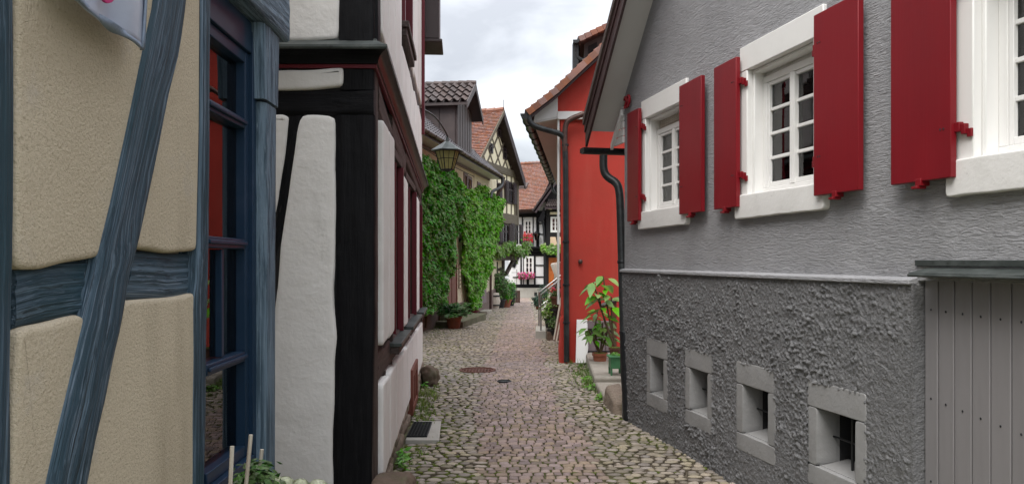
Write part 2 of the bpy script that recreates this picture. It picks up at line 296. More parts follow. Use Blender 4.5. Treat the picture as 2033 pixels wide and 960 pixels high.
def lathe(m, c, prof, seg=20, mi=0):
    c = Vector(c); n = len(prof)
    vs = [c+Vector((r*math.cos(2*math.pi*k/seg), r*math.sin(2*math.pi*k/seg), z)) for r, z in prof for k in range(seg)]
    fs = [(i*seg+k, i*seg+(k+1) % seg, (i+1)*seg+(k+1) % seg, (i+1)*seg+k) for i in range(n-1) for k in range(seg)]
    fs += [tuple(reversed(range(seg))), tuple((n-1)*seg+k for k in range(seg))]
    m.add(vs, fs, mi)
def polyarea(p): return sum(a[0]*b[1]-b[0]*a[1] for a, b in zip(p, p[1:]+p[:1]))/2
def resample(poly, step):
    out = []
    for a, b in zip(poly, poly[1:]+poly[:1]):
        l = math.hypot(b[0]-a[0], b[1]-a[1]); k = max(1, int(l/step))
        for i in range(k): out.append((a[0]+(b[0]-a[0])*i/k, a[1]+(b[1]-a[1])*i/k))
    return out
def chaikin(poly, it=2, q=.12):
    for _ in range(it):
        o = []
        for a, b in zip(poly, poly[1:]+poly[:1]):
            o += [(a[0]*(1-q)+b[0]*q, a[1]*(1-q)+b[1]*q), (a[0]*q+b[0]*(1-q), a[1]*q+b[1]*(1-q))]
        poly = o; q = .25
    return poly
def clean(poly, eps=1e-5):
    o = []
    for p in poly:
        if not o or math.hypot(p[0]-o[-1][0], p[1]-o[-1][1]) > eps: o.append(p)
    return o
def slab(m, pl, poly, o0, o1, r=.012, wob=.006, step=.04, rnd=True, mi=0):
    """plaster-like slab with rounded, slightly wandering edge; poly in plane (u,z)"""
    if polyarea(poly) < 0: poly = poly[::-1]
    if rnd: # round only corners
        n = len(poly); q = []
        for i in range(n):
            a, b, c = Vector(poly[i-1]), Vector(poly[i]), Vector(poly[(i+1) % n])
            la, lc = (a-b).length, (c-b).length; k = min(max(.022, r*2.2), la*.35, lc*.35)
            p1 = b+(a-b).normalized()*k; p2 = b+(c-b).normalized()*k
            q += [tuple(p1), tuple((p1+p2+b*2)/4), tuple(p2)]
        poly = q
    poly = clean(resample(poly, step)); s = random.random()*50; n = len(poly); V = [Vector(p) for p in poly]
    nr = []
    for i in range(n):
        t = (V[(i+1) % n]-V[i-1]); t = t.normalized() if t.length > 1e-9 else Vector((1, 0)); nr.append(Vector((t.y, -t.x)))
    V = [v+nn*wob*noise.noise(Vector((v.x*6+s, v.y*6, s)))*2 for v, nn in zip(V, nr)]
    rings = [(0, o0), (0, o1-r), (-r*.3, o1-r*.3), (-r, o1-r*.04), (-r*1.7, o1)]
    vs = []; gc = []
    for ins, off in rings:
        for v, nn in zip(V, nr):
            w = v+nn*ins; vs.append(pl.W(w.x, w.y, off)); gc.append((w.x, w.y, off))
    sgn = pl.d.x*pl.n.y-pl.d.y*pl.n.x  # (d,n) orientation; d x up . n = d.y*n.x - d.x*n.y
    fl = sgn > 0
    fs = []
    for k in range(4):
        for i in range(n):
            f = (k*n+i, k*n+(i+1) % n, (k+1)*n+(i+1) % n, (k+1)*n+i); fs.append(f[::-1] if fl else f)
    top = tuple(4*n+i for i in range(n)); fs.append(top[::-1] if fl else top)
    m.add(vs, fs, mi, None, gc)
def pxpoly(pl, pts, off=0): return [pl.P(x, y, off) for x, y in pts]
def plen(a, t):
    k = t*(len(a)-1); i = min(int(k), len(a)-2); f = k-i
    return Vector(a[i]).lerp(Vector(a[i+1]), f)
def beam(m, pl, Lp, Rp, o0, o1, px=True, wob=.008, r=.012, step=.07, rel=.006, mi=0):
    """timber between two edge polylines (Lp,Rp same length lists); crack and adze relief on its face"""
    if px: Lp = pxpoly(pl, Lp, o1); Rp = pxpoly(pl, Rp, o1)
    # parametrise each by its own control points
    tot = sum((Vector(b)-Vector(a)).length for a, b in zip(Lp, Lp[1:])); n = max(len(Lp)*2, int(tot/step)+1); s = random.random()*60
    NC = 7; vs = []; gc = []; cols = NC+4
    for i in range(n):
        t = i/(n-1); a = plen(Lp, t); b = plen(Rp, t); ax = (b-a); wd = ax.length; ax = ax/max(wd, 1e-6)
        a = a-ax*wob*noise.noise(Vector((t*tot*4, s, 0))); b = b+ax*wob*noise.noise(Vector((t*tot*4, s+9, 0))); wd = (b-a).length
        pts = [(a, o0), (a, o1-r)]
        for k in range(NC):
            f = k/(NC-1); q = a+ax*(r*.8+(wd-1.6*r)*f); hh = rel*noise.noise(Vector((t*tot*3, f*wd*22+s, 0)))+rel*.8*noise.noise(Vector((t*tot*14, f*wd*60+s, 3)))
            pts.append((q, o1+(hh if 0 < k < NC-1 else -r*.15)))
        pts += [(b, o1-r), (b, o0)]
        for j, (q, o) in enumerate(pts):
            vs.append(pl.W(q.x, q.y, o)); gc.append((t*tot+s, (q-a).dot(ax)+s*.3, o*2+s))
    sgn = (pl.d.x*pl.n.y-pl.d.y*pl.n.x)
    fs = []
    for i in range(n-1):
        for j in range(cols-1):
            fs.append((i*cols+j, i*cols+j+1, (i+1)*cols+j+1, (i+1)*cols+j))
    fs += [tuple(range(cols)), tuple((n-1)*cols+j for j in range(cols))]
    # orient by first inner quad
    j = 4; p = [Vector(vs[x]) for x in fs[j]]; nn = (p[1]-p[0]).cross(p[2]-p[0]); N3 = Vector((pl.n.x, pl.n.y, 0))
    if nn.dot(N3) < 0: fs = [f[::-1] for f in fs]
    m.add(vs, fs, mi, None, gc)
def sbeam(m, pl, a, b, w, o0, o1, px=True, **k):
    """straight timber from a to b, w metres wide"""
    if px: a = pl.P(*a, o1); b = pl.P(*b, o1)
    a, b = Vector(a), Vector(b); t = (b-a).normalized(); q = Vector((-t.y, t.x))*w/2
    beam(m, pl, [tuple(a+q), tuple(b+q)], [tuple(a-q), tuple(b-q)], o0, o1, px=False, step=.3, wob=w*.05, r=min(.01, w*.1), rel=.003, **k)
def wallsolid(m, pl, outline, holes, depth, rv=.16, room=.5, mi=0, midark=1, off=0):
    """solid building front with window openings: reveals rv deep, then a dim room"""
    if polyarea(outline) < 0: outline = outline[::-1]
    loops = [outline]+[[(h[0], h[2]), (h[1], h[2]), (h[1], h[3]), (h[0], h[3])] for h in holes]
    flat = [p for l in loops for p in l]; tri = tessellate_polygon([[Vector((p[0], p[1], 0)) for p in l] for l in loops])
    vs = [pl.W(p[0], p[1], off) for p in flat]; N3 = Vector((pl.n.x, pl.n.y, 0)); fs = []
    for t in tri:
        n = (vs[t[1]]-vs[t[0]]).cross(vs[t[2]]-vs[t[0]])
        if n.length < 1e-10: continue
        fs.append(t if n.dot(N3) > 0 else t[::-1])
    m.add(vs, fs, mi)
    n = len(outline); vs = [pl.W(p[0], p[1], off) for p in outline]+[pl.W(p[0], p[1], off-depth) for p in outline]
    fs = [(i, (i+1) % n, n+(i+1) % n, n+i) for i in range(n)]+[tuple(range(n, 2*n))]
    m.add(vs, orient(vs, fs), mi)
    for h in holes:
        c = [(h[0], h[2]), (h[1], h[2]), (h[1], h[3]), (h[0], h[3])]
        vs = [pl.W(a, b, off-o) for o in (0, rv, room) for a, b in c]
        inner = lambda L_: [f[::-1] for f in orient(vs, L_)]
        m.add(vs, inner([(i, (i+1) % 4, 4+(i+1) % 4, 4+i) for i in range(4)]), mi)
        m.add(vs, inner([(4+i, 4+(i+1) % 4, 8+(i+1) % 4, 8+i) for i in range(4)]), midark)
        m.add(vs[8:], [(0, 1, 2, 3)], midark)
def window(pl, u0, u1, z0, z1, off, cols, rows, parent, fm='whitepaint', fr=.05, mun=.02, th=.05, leaves=1, curtain=None, label=None, name='window', ztop=None):
    if u0 > u1: u0, u1 = u1, u0
    m = MB(); pbox(m, pl, u0, u1, z0, z0+fr, off-th, off); pbox(m, pl, u0, u1, z1-fr, z1, off-th, off)
    for a in (u0, u1-fr): pbox(m, pl, a, a+fr, z0+fr+.0005, z1-fr-.0005, off-th, off-.001)
    o = None; lw = (u1-u0-2*fr)/leaves; panes = []
    for l in range(leaves):
        a0 = u0+fr+l*lw; st = fr*.55 if leaves > 1 else 0
        b0, b1 = a0+.001, a0+lw-.001
        if st:
            o1 = off-.008
            pbox(m, pl, b0, b0+st, z0+fr+.001, z1-fr-.001, off-th, o1+(.012 if l else 0)); pbox(m, pl, b1-st, b1, z0+fr+.001, z1-fr-.001, off-th, o1+(0 if l else .012))
            pbox(m, pl, b0+st, b1-st, z0+fr+.001, z0+fr+st*1.4, off-th, o1-.001); pbox(m, pl, b0+st, b1-st, z1-fr-st, z1-fr-.001, off-th, o1-.001)
        g0, g1, h0, h1 = b0+st, b1-st, z0+fr+st*1.4, z1-fr-st
        for c in range(1, cols):
            x = g0+(g1-g0)*c/cols; pbox(m, pl, x-mun/2, x+mun/2, h0, h1, off-th*.8, off-.014)
        for r_ in range(1, rows):
            z = h0+(h1-h0)*r_/rows; pbox(m, pl, g0, g1, z-mun/2, z+mun/2, off-th*.8-.001, off-.016)
        for c in range(cols):
            for r_ in range(rows):
                panes.append((g0+(g1-g0)*c/cols+(mun/2 if c else 0), g0+(g1-g0)*(c+1)/cols-(mun/2 if c < cols-1 else 0), h0+(h1-h0)*r_/rows+(mun/2 if r_ else 0), h0+(h1-h0)*(r_+1)/rows-(mun/2 if r_ < rows-1 else 0)))
    w = m.build(name, fm, parent, smooth=30, bevel=.003 if pl.o.length < 9 and fr > .03 else 0)
    if label: w['label'] = label
    for q in panes:
        m = MB(); pbox(m, pl, q[0], q[1], q[2], q[3], off-th*.6-.004, off-th*.6); m.build('pane', 'glass', w, smooth=0)
    if curtain:
        for (a, b) in curtain:
            m = MB(); n = 26; x0 = u0+(u1-u0)*a; x1 = u0+(u1-u0)*b; vs = []
            for i in range(n+1):
                x = x0+(x1-x0)*i/n; o_ = off-th-.06+.018*math.sin(i*1.9)+.008*math.sin(i*.7)
                for z in (z0+.01, z1-.01): vs += [pl.W(x, z, o_), pl.W(x, z, o_-.004)]
            fs = []
            for i in range(n):
                k = 4*i; fs += [(k, k+4, k+6, k+2), (k+1, k+3, k+7, k+5)]
            m.add(vs, fs); m.build('curtain', 'curtain', w, smooth=80)
    return w
def leafgeo(m, c, n, up, s, w=.6, fold=.25, rn=None, mi=0):
    """pointed folded leaf: 2 quads... c base point, n normal, up direction of tip, s length"""
    n = n.normalized(); up = (up-n*up.dot(n)); up = up.normalized() if up.length > 1e-4 else n.orthogonal().normalized(); r = up.cross(n)
    a = c; t = c+up*s-n*s*.12; l = c+up*s*.42+r*s*w*.5-n*s*fold*.4; q = c+up*s*.42-r*s*w*.5-n*s*fold*.4; mid = c+up*s*.45+n*s*fold*.25
    m.add([a, l, mid, q, t], [(0, 2, 1), (0, 3, 2), (1, 2, 4), (2, 3, 4)], mi, rn)
def rv(s=1): return Vector((random.gauss(0, s), random.gauss(0, s), random.gauss(0, s)))
def inpoly(x, y, p):
    c = False; j = len(p)-1
    for i in range(len(p)):
        if (p[i][1] > y) != (p[j][1] > y) and x < (p[j][0]-p[i][0])*(y-p[i][1])/(p[j][1]-p[i][1])+p[i][0]: c = not c
        j = i
    return c
def bush(m, c, rad, n, s, flat=1., mi=0, fill=.55, w=.6, lump=.3, up=.0):
    c = Vector(c); sd_ = random.random()*40
    for _ in range(n):
        d = rv().normalized(); k = 1+lump*noise.noise(d*2.2+Vector((sd_, 0, 0)))*1.6; f = random.uniform(fill, 1)*k
        p = c+Vector((d.x*rad[0], d.y*rad[1], d.z*rad[2]))*f
        leafgeo(m, p, d+rv(.35)+Vector((0, 0, .5)), rv(.6)+Vector((0, 0, up-.2))+d*.6, s*random.uniform(.6, 1.25), w, mi=mi, rn=random.random())
# ================================================================ THE PLACE
BL = Plane((-1.04, 0), (-.0243, 1), (1, 0))          # blue timbered house, street side
BS = Plane((-.537, 0), (-.067, 1), (1, 0))           # black and white house, alley side
BF = Plane((0, 4.66), (1, 0), (0, -1))               # ... its gable side facing the viewer
IV = Plane((-4.58, 0), (.13, 1), (1, 0))             # ivy house
GB = Plane((-10.43, 0), (.32, 1), (1, 0))            # cream gabled house
FW = Plane((0, 42), (1, 0), (0, -1))                 # white house at the bend
FB = Plane((0, 41.6), (1, 0), (0, -1))
RD = Plane((0, 12), (1, 0), (0, -1))                 # red house gable
RS = Plane((.77-.097*12, 0), (.097, 1), (-1, 0))     # red house, street side
GR = Plane((2.8, 0), (-.216, 1), (-1, 0))            # grey house
# ---------------------------------------------------------------- ground and paving
def xleft(y):
    if y < 10.3: return -.537-.067*y
    if y < 18.4: return -1.22-(y-10.3)*.13 if y < 14 else -1.7-(y-14)*.12
    if y < 29: return -4.58+.13*y
    return -.81+(y-29)*.1-.9*min(1, (y-29)/4)
def xright(y):
    if y < 7.7: return 2.8-.216*y
    if y < 12: return 1.13+(y-7.7)*.0
    if y < 22: return .77+.097*(y-12)
    return 1.75+.09*(y-22)
def crown(x, y): return .012*noise.noise(Vector((x*.9, y*.9, 0)))+.02*noise.noise(Vector((x*.35, y*.35, 5)))
m = MB(); ys = [-20, -4, 0, 3]+[4+.14*i for i in range(300)]+[60, 120]
xs = [-60, -12, -6]+[-4+.13*i for i in range(62)]+[6, 12, 60]
vs = [(x, y, gz(y)-.020+crown(x, y)+.004*noise.noise(Vector((x*4, y*4, 1)))-(.0 if abs(x) < 13 else .3)) for y in ys for x in xs]; nx = len(xs)
m.add(vs, [(j*nx+i, j*nx+i+1, (j+1)*nx+i+1, (j+1)*nx+i) for j in range(len(ys)-1) for i in range(nx-1)])
road = tag(m.build('road', 'dirt_and_flank_shade', smooth=180), kind='structure')
def sett_shape(sides, seed, ragged, ht=.02):
    rr = random.Random(seed); ring = []
    if sides == 4: base = [(-.5, -.5), (0, -.52), (.5, -.5), (.52, 0), (.5, .5), (0, .52), (-.5, .5), (-.52, 0)]
    else:
        base = []
        for k in range(8):
            a = 2*math.pi*(k+.5)/8; c_, s_ = math.cos(a), math.sin(a); q = (abs(c_)**4.5+abs(s_)**4.5)**(-1/4.5); base.append((c_*q*.5, s_*q*.5))
    base = [(x+rr.uniform(-1, 1)*ragged, y+rr.uniform(-1, 1)*ragged) for x, y in base]
    tx, ty = rr.uniform(-.005, .005), rr.uniform(-.004, .004)
    v = []
    for sc, z in ((1.0, -.05), (1.0, -.017), (.955, -.006), (.84, -.0005)): v += [(x*sc, y*sc, z+tx*x+ty*y) for x, y in base]
    v += [(x*.5, y*.55, .003+tx*x+ty*y+rr.uniform(-.002, .002)) for x, y in base]
    f = []
    for k in range(4):
        for i in range(8): f.append((k*8+i, k*8+(i+1) % 8, (k+1)*8+(i+1) % 8, (k+1)*8+i))
    f.append(tuple(32+i for i in range(8))); return v, f
SH = {'s': [sett_shape(4, i, .035) for i in range(8)], 'c': [sett_shape(8, 100+i, .06) for i in range(10)]}
stones = []
y = 4.3
rr = random.Random(5)
while y < 45:
    dy = .080 if y < 14 else .095 if y < 20 else .13
    dy *= rr.uniform(.9, 1.12)
    x = xleft(y)+rr.uniform(0, .06); xe = xright(y)
    cx = (.2-.07*(y-5.6) if y < 8.5 else .012*(y-8.5)); hw = .47
    while x < xe:
        edge = cx-hw+.1*noise.noise(Vector((y*.8, 1, 0))); edge2 = cx+hw+.1*noise.noise(Vector((y*.8, 9, 0)))
        kind = 's' if edge < x < edge2 else 'c'
        w = rr.uniform(.065, .105) if kind == 's' else rr.uniform(.055, .125)
        if y > 20: w *= 1.4
        yy = y+.10*math.cos((x-cx)*1.0)-.05+.03*noise.noise(Vector((x*1.5, y*.7, 2)))
        jit = .004 if kind == 's' else .014
        # the slab with the grate and the slab by the grey house stay free
        if not (6.62 < yy < 7.52 and x+w*.5 < -.62-(yy-6.62)*.08):
            stones.append((x+w/2+rr.uniform(-jit, jit), yy+rr.uniform(-jit, jit), w-(.007 if kind == 's' else .008), dy-(.018 if kind == 's' else .016), rr.uniform(-.02, .02) if kind == 's' else rr.uniform(-.08, .08), kind, rr.uniform(-.0015, .0015) if kind == 's' else rr.uniform(-.0035, .004)))
        x += w
    y += dy
vis = lambda s: s[1] > 5.45 and abs(s[0]/s[1]*F) < 1040
near = sorted([s for s in stones if vis(s)], key=lambda s: s[1])[:300]; nearset = set(id(s) for s in near)
meshes = {}
for kd, shapes in SH.items():
    meshes[kd] = []
    for v, f in shapes:
        mm = MB(); mm.add(v, f, 0, 0.0); mm.mi = [1]*16+[0]*(len(f)-16); o = mm.build('cobblestone' if kd == 'c' else 'paving_sett', ['cobble' if kd == 'c' else 'setts', 'dirt_and_flank_shade'], smooth=50); meshes[kd].append(o.data); bpy.data.objects.remove(o)  # lower flank rings take joint earth, painting in the dark shade between rows
for s in near:
    o = bpy.data.objects.new('cobblestone' if s[5] == 'c' else 'paving_sett', random.choice(meshes[s[5]])); COL.objects.link(o); o.parent = road
    o.location = (s[0], s[1], gz(s[1])+crown(s[0], s[1])+s[6]); o.rotation_euler = (0, 0, s[4]); o.scale = (s[2], s[3], 1)
for kd, nm in (('s', 'paving_setts'), ('c', 'cobblestones')):
    mm = MB()
    for s in stones:
        if s[5] != kd or id(s) in nearset: continue
        v, f = random.choice(SH[kd]); ca, sa = math.cos(s[4]), math.sin(s[4]); z0 = gz(s[1])+crown(s[0], s[1])+s[6]
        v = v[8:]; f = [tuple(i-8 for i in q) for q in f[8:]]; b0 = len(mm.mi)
        mm.add([(s[0]+a*s[2]*ca-b*s[3]*sa, s[1]+a*s[2]*sa+b*s[3]*ca, z0+c) for a, b, c in v], f); mm.mi[b0:b0+8] = [1]*8  # lowest ring in earth colour, same painted shade under each stone's edge
    tag(mm.build(nm, ['cobble' if kd == 'c' else 'setts', 'dirt_and_flank_shade'], road, smooth=50), kind='stuff')

# ---------------------------------------------------------------- blue timbered house (left foreground)
bh = root('timbered_house', (-1.2, 2, 0), 'blue timbered house with tan plaster panels filling the left edge', 'house')
uw0, uw1 = BL.u(417), BL.u(524)
zl = 2.64; zb = BL.P(410, 957, -.03)[1]-.09
m = MB(); ue = BL.u(549)
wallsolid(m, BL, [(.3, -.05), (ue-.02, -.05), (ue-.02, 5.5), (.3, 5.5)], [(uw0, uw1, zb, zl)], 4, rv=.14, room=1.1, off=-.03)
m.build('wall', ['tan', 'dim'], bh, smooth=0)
P = [[(36, -400), (352, -400), (335, -150), (315, 0), (292, 104), (260, 260), (229, 406), (206, 508), (140, 522), (90, 536), (36, 531)],
     [(400, -300), (402, 0), (398, 250), (392, 498), (340, 503), (300, 494), (262, 493), (280, 391), (300, 292), (322, 182), (342, 99), (356, 0), (374, -300)],
     [(37, 655), (60, 645), (100, 640), (170, 626), (166, 690), (146, 780), (123, 870), (103, 960), (65, 1200), (20, 1200), (30, 850)],
     [(250, 598), (330, 592), (393, 580), (392, 700), (388, 960), (382, 1200), (110, 1200), (160, 960), (174, 890), (194, 800), (213, 705), (228, 645)]]
for p in P:
    m = MB(); slab(m, BL, pxpoly(BL, p, .03), -.03, .03, r=.011, wob=.003, step=.03); m.build('plaster_panel', 'tan', bh, smooth=60)
def bpart(L_, R_, o0=-.03, o1=.03, mt='blue', **k):
    m = MB(); beam(m, BL, L_, R_, o0, o1, **k); return m.build('timber', mt, bh, smooth=50)
bpart([(-120, 1300), (-100, 500), (-110, -500)], [(22, 1300), (31, 560), (34, -500)], rel=.008)
bpart([(60, 1200), (102, 960), (122, 870), (145, 780), (165, 690), (180, 625), (200, 535), (206, 500), (229, 406), (260, 260), (292, 104), (315, 0), (345, -300)],
      [(128, 1200), (179, 960), (192, 890), (212, 800), (230, 705), (245, 645), (262, 540), (277, 490), (297, 391), (318, 292), (339, 182), (360, 99), (374, 0), (400, -300)], o1=.045, wob=.004, rel=.006)
bpart([(33, 534), (100, 524), (192, 516)], [(30, 656), (100, 642), (176, 626)], o1=.012, rel=.012)
bpart([(268, 500), (330, 503), (393, 500)], [(245, 598), (330, 594), (390, 590)], o1=.008, rel=.014)
bpart([(386, 1300), (388, 960), (390, 600), (397, 480), (401, 0), (402, -400)], [(404, 1300), (408, 960), (414, 600), (418, 480), (420, 0), (421, -400)], o0=-.14, o1=.04, rel=.005)
# window column, lintel with bracket
m = MB(); uc0, uc1 = BL.u(527, .03), BL.u(549, .03)
beam(m, BL, [(uc0, -.05), (uc0+.012, 1.5), (uc0, 2.30)], [(uc1, -.05), (uc1+.005, 1.5), (uc1+.02, 2.30)], -.16, .03, px=False, r=.02, wob=.003, rel=.005); m.build('window_post', 'bluelight', bh, smooth=50)
m = MB(); beam(m, BL, [(uc0-.02, 2.31), (uc0-.04, zl)], [(uc1+.02, 2.31), (uc1+.04, zl)], -.16, .036, px=False, r=.012, step=.04, wob=.003); m.build('post_head', 'bluelight', bh, smooth=50)
m = MB(); beam(m, BL, [(uw0-.12, zl+.3), (uc1+.12, zl+.3)], [(uw0-.12, zl+.005), (uc1+.12, zl+.005)], -.16, .06, px=False, r=.012, wob=.003); m.build('lintel', 'bluelight', bh, smooth=50)
m = MB(); beam(m, BL, [(uc0-.05, zl+.32), (uc0-.05, 5.4)], [(uc1+.02, zl+.32), (uc1+.02, 5.4)], -.1, .05, px=False); m.build('timber', 'bluelight', bh, smooth=50)
# navy window: outer frame, inner sash with three transoms
wu1 = BL.u(499, -.02)
m = MB(); pbox(m, BL, wu1, uc0+.01, zb, zl-.002, -.17, -.012); pbox(m, BL, uw0, wu1, zl-.14, zl-.003, -.17, -.017); pbox(m, BL, uw0-.01, uw0+.02, zb, zl-.14, -.17, -.035)
pbox(m, BL, uw0-.01, wu1-.002, zb, zb+.07, -.17, -.005); bw = m.build('window', 'bluepaint', bh, bevel=.004)
su0, su1 = uw0+.026, wu1-.002; ww = su1-su0
zt = [BL.P(420, y_, -.03)[1] for y_ in (209,)]+[BL.P(420, 480, -.03)[1]]+[BL.P(418, 733, -.03)[1]]
zr = [zb+.07]+zt[::-1]+[zl-.14]
m = MB(); pbox(m, BL, su1-.045, su1, zb+.071, zl-.141, -.12, -.03); pbox(m, BL, su0, su0+.02, zb+.071, zl-.141, -.12, -.05)
for i, z in enumerate(zr[1:-1]):
    pbox(m, BL, su0+.03, su1-.045, z-.022, z+.022, -.12, -.031); pbox(m, BL, su0+.03, su1-.045, z-.006, z+.010, -.0305, -.018)
pbox(m, BL, su0+.03, su1-.045, zr[0]+.001, zr[0]+.05, -.12, -.032); pbox(m, BL, su0+.03, su1-.045, zr[-1]-.05, zr[-1]-.001, -.12, -.032)
m.build('sash', 'bluepaint', bw, bevel=.004)
for a, b in zip(zr, zr[1:]):
    m = MB(); pbox(m, BL, su0+.02, su1-.045, a+.022, b-.022, -.075, -.07); m.build('pane', 'glass', bw, smooth=0)
m = MB(); pbox(m, BL, su0+.22, su0+.245, zr[1]+.026, zr[2]-.026, -.11, -.045); m.build('glazing_bar', 'bluepaint', bw, bevel=.003)
# satin flag
fl = root('flag', at(250, 40, 1.60), 'silver satin pennant with stitched hem and pink print hanging before the tan plaster', 'flag')
def cloth(name, pts, y0, mt, nu=26, nv=20, amp=.006, off=0, thick=.003):
    m = MB(); vs = []
    (ax, ay), (bx, by), (cx_, cy), (dx, dy) = pts # bl, br, tr, tl
    for j in range(nv+1):
        for i in range(nu+1):
            s, t = i/nu, j/nv; px = (ax*(1-s)+bx*s)*(1-t)+(dx*(1-s)+cx_*s)*t; py = (ay*(1-s)+by*s)*(1-t)+(dy*(1-s)+cy*s)*t
            py += 5*math.sin(s*math.pi)*(1-t)
            u, z = BL.P(px, py, .12); o = .10+off+amp*math.sin(s*9+t*2.5)+amp*.6*math.sin(s*17-t*3+1)
            vs.append(BL.W(u, z, o))
    n1 = nu+1; fs = [(j*n1+i, (j+1)*n1+i, (j+1)*n1+i+1, j*n1+i+1) for j in range(nv) for i in range(nu)]
    m.add(vs, fs); o = m.build(name, mt, fl, smooth=180); md = o.modifiers.new('thick', 'SOLIDIFY'); md.thickness = thick; return o
cloth('cloth', [(152, -6), (298, 98), (322, -260), (100, -260)], 1.6, 'satin')
cloth('hem', [(150, -10), (298, 101), (299, 92), (154, -16)], 1.6, 'satinhem', nv=2, off=.002, thick=.006)
cloth('hem', [(292, 92), (299, 98), (322, -260), (314, -260)], 1.6, 'satinhem', nu=2, off=.002, thick=.006)
m = MB(); c = []
for k in range(12):
    a = 2*math.pi*k/12; u, z = BL.P(213+13*math.cos(a)*(.6 if math.sin(a) > 0 else 1), -8-15*math.sin(a), .12); c.append((u, z))
slab(m, BL, c, .118, .124, r=.001, wob=0, rnd=False); m.build('printed_emblem', 'magenta', fl)

# stakes, hydrangea and small evergreen in front of the blue house
for i, (a, b, Y_, lb) in enumerate([((448, 1130), (461, 885), 2.45, 'bare garden stake leftmost of three below the navy window'), ((478, 1060), (498, 862), 2.62, 'tallest bare garden stake, leaning in the middle of three'), ((498, 1080), (520, 891), 2.8, 'short garden stake rightmost of three beside the blue post')]):
    m = MB(); p0, p1 = at(*a, Y_), at(*b, Y_); p0 = p0+(p0-p1).normalized()*(p0.z+.03)/max(.1, (p1-p0).normalized().z)
    tube(m, [p0, (p0+p1)/2+Vector((.003, 0, 0)), p1], .007, 7); tag(m.build('plant_stake', 'palewood', loc=p0), lb, 'stake', 'plant stakes')
sh = root('potted_shrub', (-.98, 2.75, 0), 'dark glossy leafed shrub growing around the bare stakes', 'shrub')
m = MB(); bush(m, at(507, 975, 2.75), (.085, .10, .12), 520, .040); m.build('foliage', 'shrub', sh, smooth=0)
m = MB()
for _ in range(14):
    p = Vector((-.98, 2.75, 0)); q = at(505, 975, 2.75)+rv(.05); tube(m, [p+rv(.02)*Vector((1, 1, 0)), (p+q)/2+rv(.02), q], [.006, .004, .002], 5)
m.build('stem', 'stem', sh)
hy = root('hydrangea', (-.88, 2.95, 0), 'hydrangea with greenish white flower heads at the bottom edge beside the white panel', 'plant')
HP = [(565, 948, .036), (547, 940, .022), (596, 950, .030), (630, 955, .040), (606, 975, .05), (535, 985, .05)]
for (px, py, r_) in HP:
    c = at(px, py+12, 2.95); m = MB(); n = 170
    for k in range(n):
        d = rv().normalized(); d.z = abs(d.z)*.9-.15; p = c+d*r_*random.uniform(.86, 1.05); a = d.orthogonal().normalized(); b = d.cross(a); s = .0085
        q = random.random()*2; a, b = a*math.cos(q)+b*math.sin(q), b*math.cos(q)-a*math.sin(q)
        for e_ in (a, b, -a, -b):
            g_ = d.cross(e_); m.add([p, p+e_*s*.6+g_*s*.5+d*.002, p+e_*s*1.2, p+e_*s*.6-g_*s*.5+d*.002], [(0, 3, 2, 1)])
    lathe(m, c-Vector((0, 0, r_*.6)), [(r_*.3, 0), (r_*.8, r_*.35), (r_*.85, r_*.7), (r_*.6, r_*1.2), (.002, r_*1.4)], 10)
    m.build('flower_head', 'cream_petal', hy, smooth=180)
m = MB()
for k in range(90): leafgeo(m, at(random.uniform(520, 670), random.uniform(990, 1120), 2.95+random.uniform(-.1, .1)), rv(.4)+Vector((0, -.5, 1)), rv(1), random.uniform(.05, .10), .7)
m.build('foliage', 'bigleaf', hy, smooth=0)
m = MB()
for (px, py, r_) in HP: tube(m, smoothpath([(-.88+random.uniform(-.03, .03), 2.95, 0), at(px, py+260, 2.95), at(px, py+20, 2.95)]), .004, 6)
m.build('stem', 'stem', hy)

# ---------------------------------------------------------------- black and white house
bw_ = root('half_timbered_house', (-1.5, 5, 0), 'tall black and white half timbered house with moulded cornice left of the alley', 'house')
xc = BF.P(743, 516)[0]   # corner x
ZC0, ZC1 = 2.86, 2.58
# body: ground floor, slightly jettied upper floor
yb0, yb1 = 4.66, 10.25
def prism(m, xy, z0, z1, mi=0):
    n = len(xy); z1s = z1 if hasattr(z1, '__len__') else [z1]*n
    vs = [(x, y, z0) for x, y in xy]+[(x, y, z) for (x, y), z in zip(xy, z1s)]
    fs = [(i, (i+1) % n, n+(i+1) % n, n+i) for i in range(n)]+[tuple(range(n)), tuple(range(n, 2*n))]
    m.add(vs, orient(vs, fs), mi)
W1 = (BS.u(778), BS.u(796)); W2 = (BS.u(805), BS.u(823)); W3 = (BS.u(828.5), BS.u(835))
zs, zt_ = BS.P(796, 655)[1], BS.P(778, 305)[1]
ucor = BS.u(743.5)
WU = (BS.u(793), BS.u(808)); zu0 = 3.65; zu1 = 4.75
m = MB(); wallsolid(m, BS, [(ucor+.02, .0), (10.27, .0), (10.27, 7.5), (ucor+.02, 7.5)], [(*W1, zs, zt_), (*W2, zs, zt_-.04), (*W3, zs, zt_-.1), (*WU, zu0, zu1)], 5, rv=.14, room=.8, off=-.03)
m.build('wall', ['blackwall', 'dim'], bw_, smooth=0)
def fp(pts, o0=-.05, o1=.03, nm='plaster_panel', mt='white', pl=BF, **k):
    m = MB(); slab(m, pl, pxpoly(pl, pts, o1), o0, o1, **k); return m.build(nm, mt, bw_, smooth=60)
k_ = dict(r=.018, wob=.004, step=.05)
fp([(330, 226), (560, 227), (571, 232), (566, 290), (556, 360), (546, 420), (528, 500), (512, 600), (330, 600)], **k_)
fp([(330, 640), (508, 640), (488, 1100), (330, 1100)], **k_)
fp([(598, 228), (630, 226), (664, 231), (665, 400), (661, 560), (662, 620), (668, 670), (664, 720), (660, 860), (659, 1100), (520, 1100), (530, 800), (546, 600), (556, 480), (577, 350), (588, 262)], **k_)
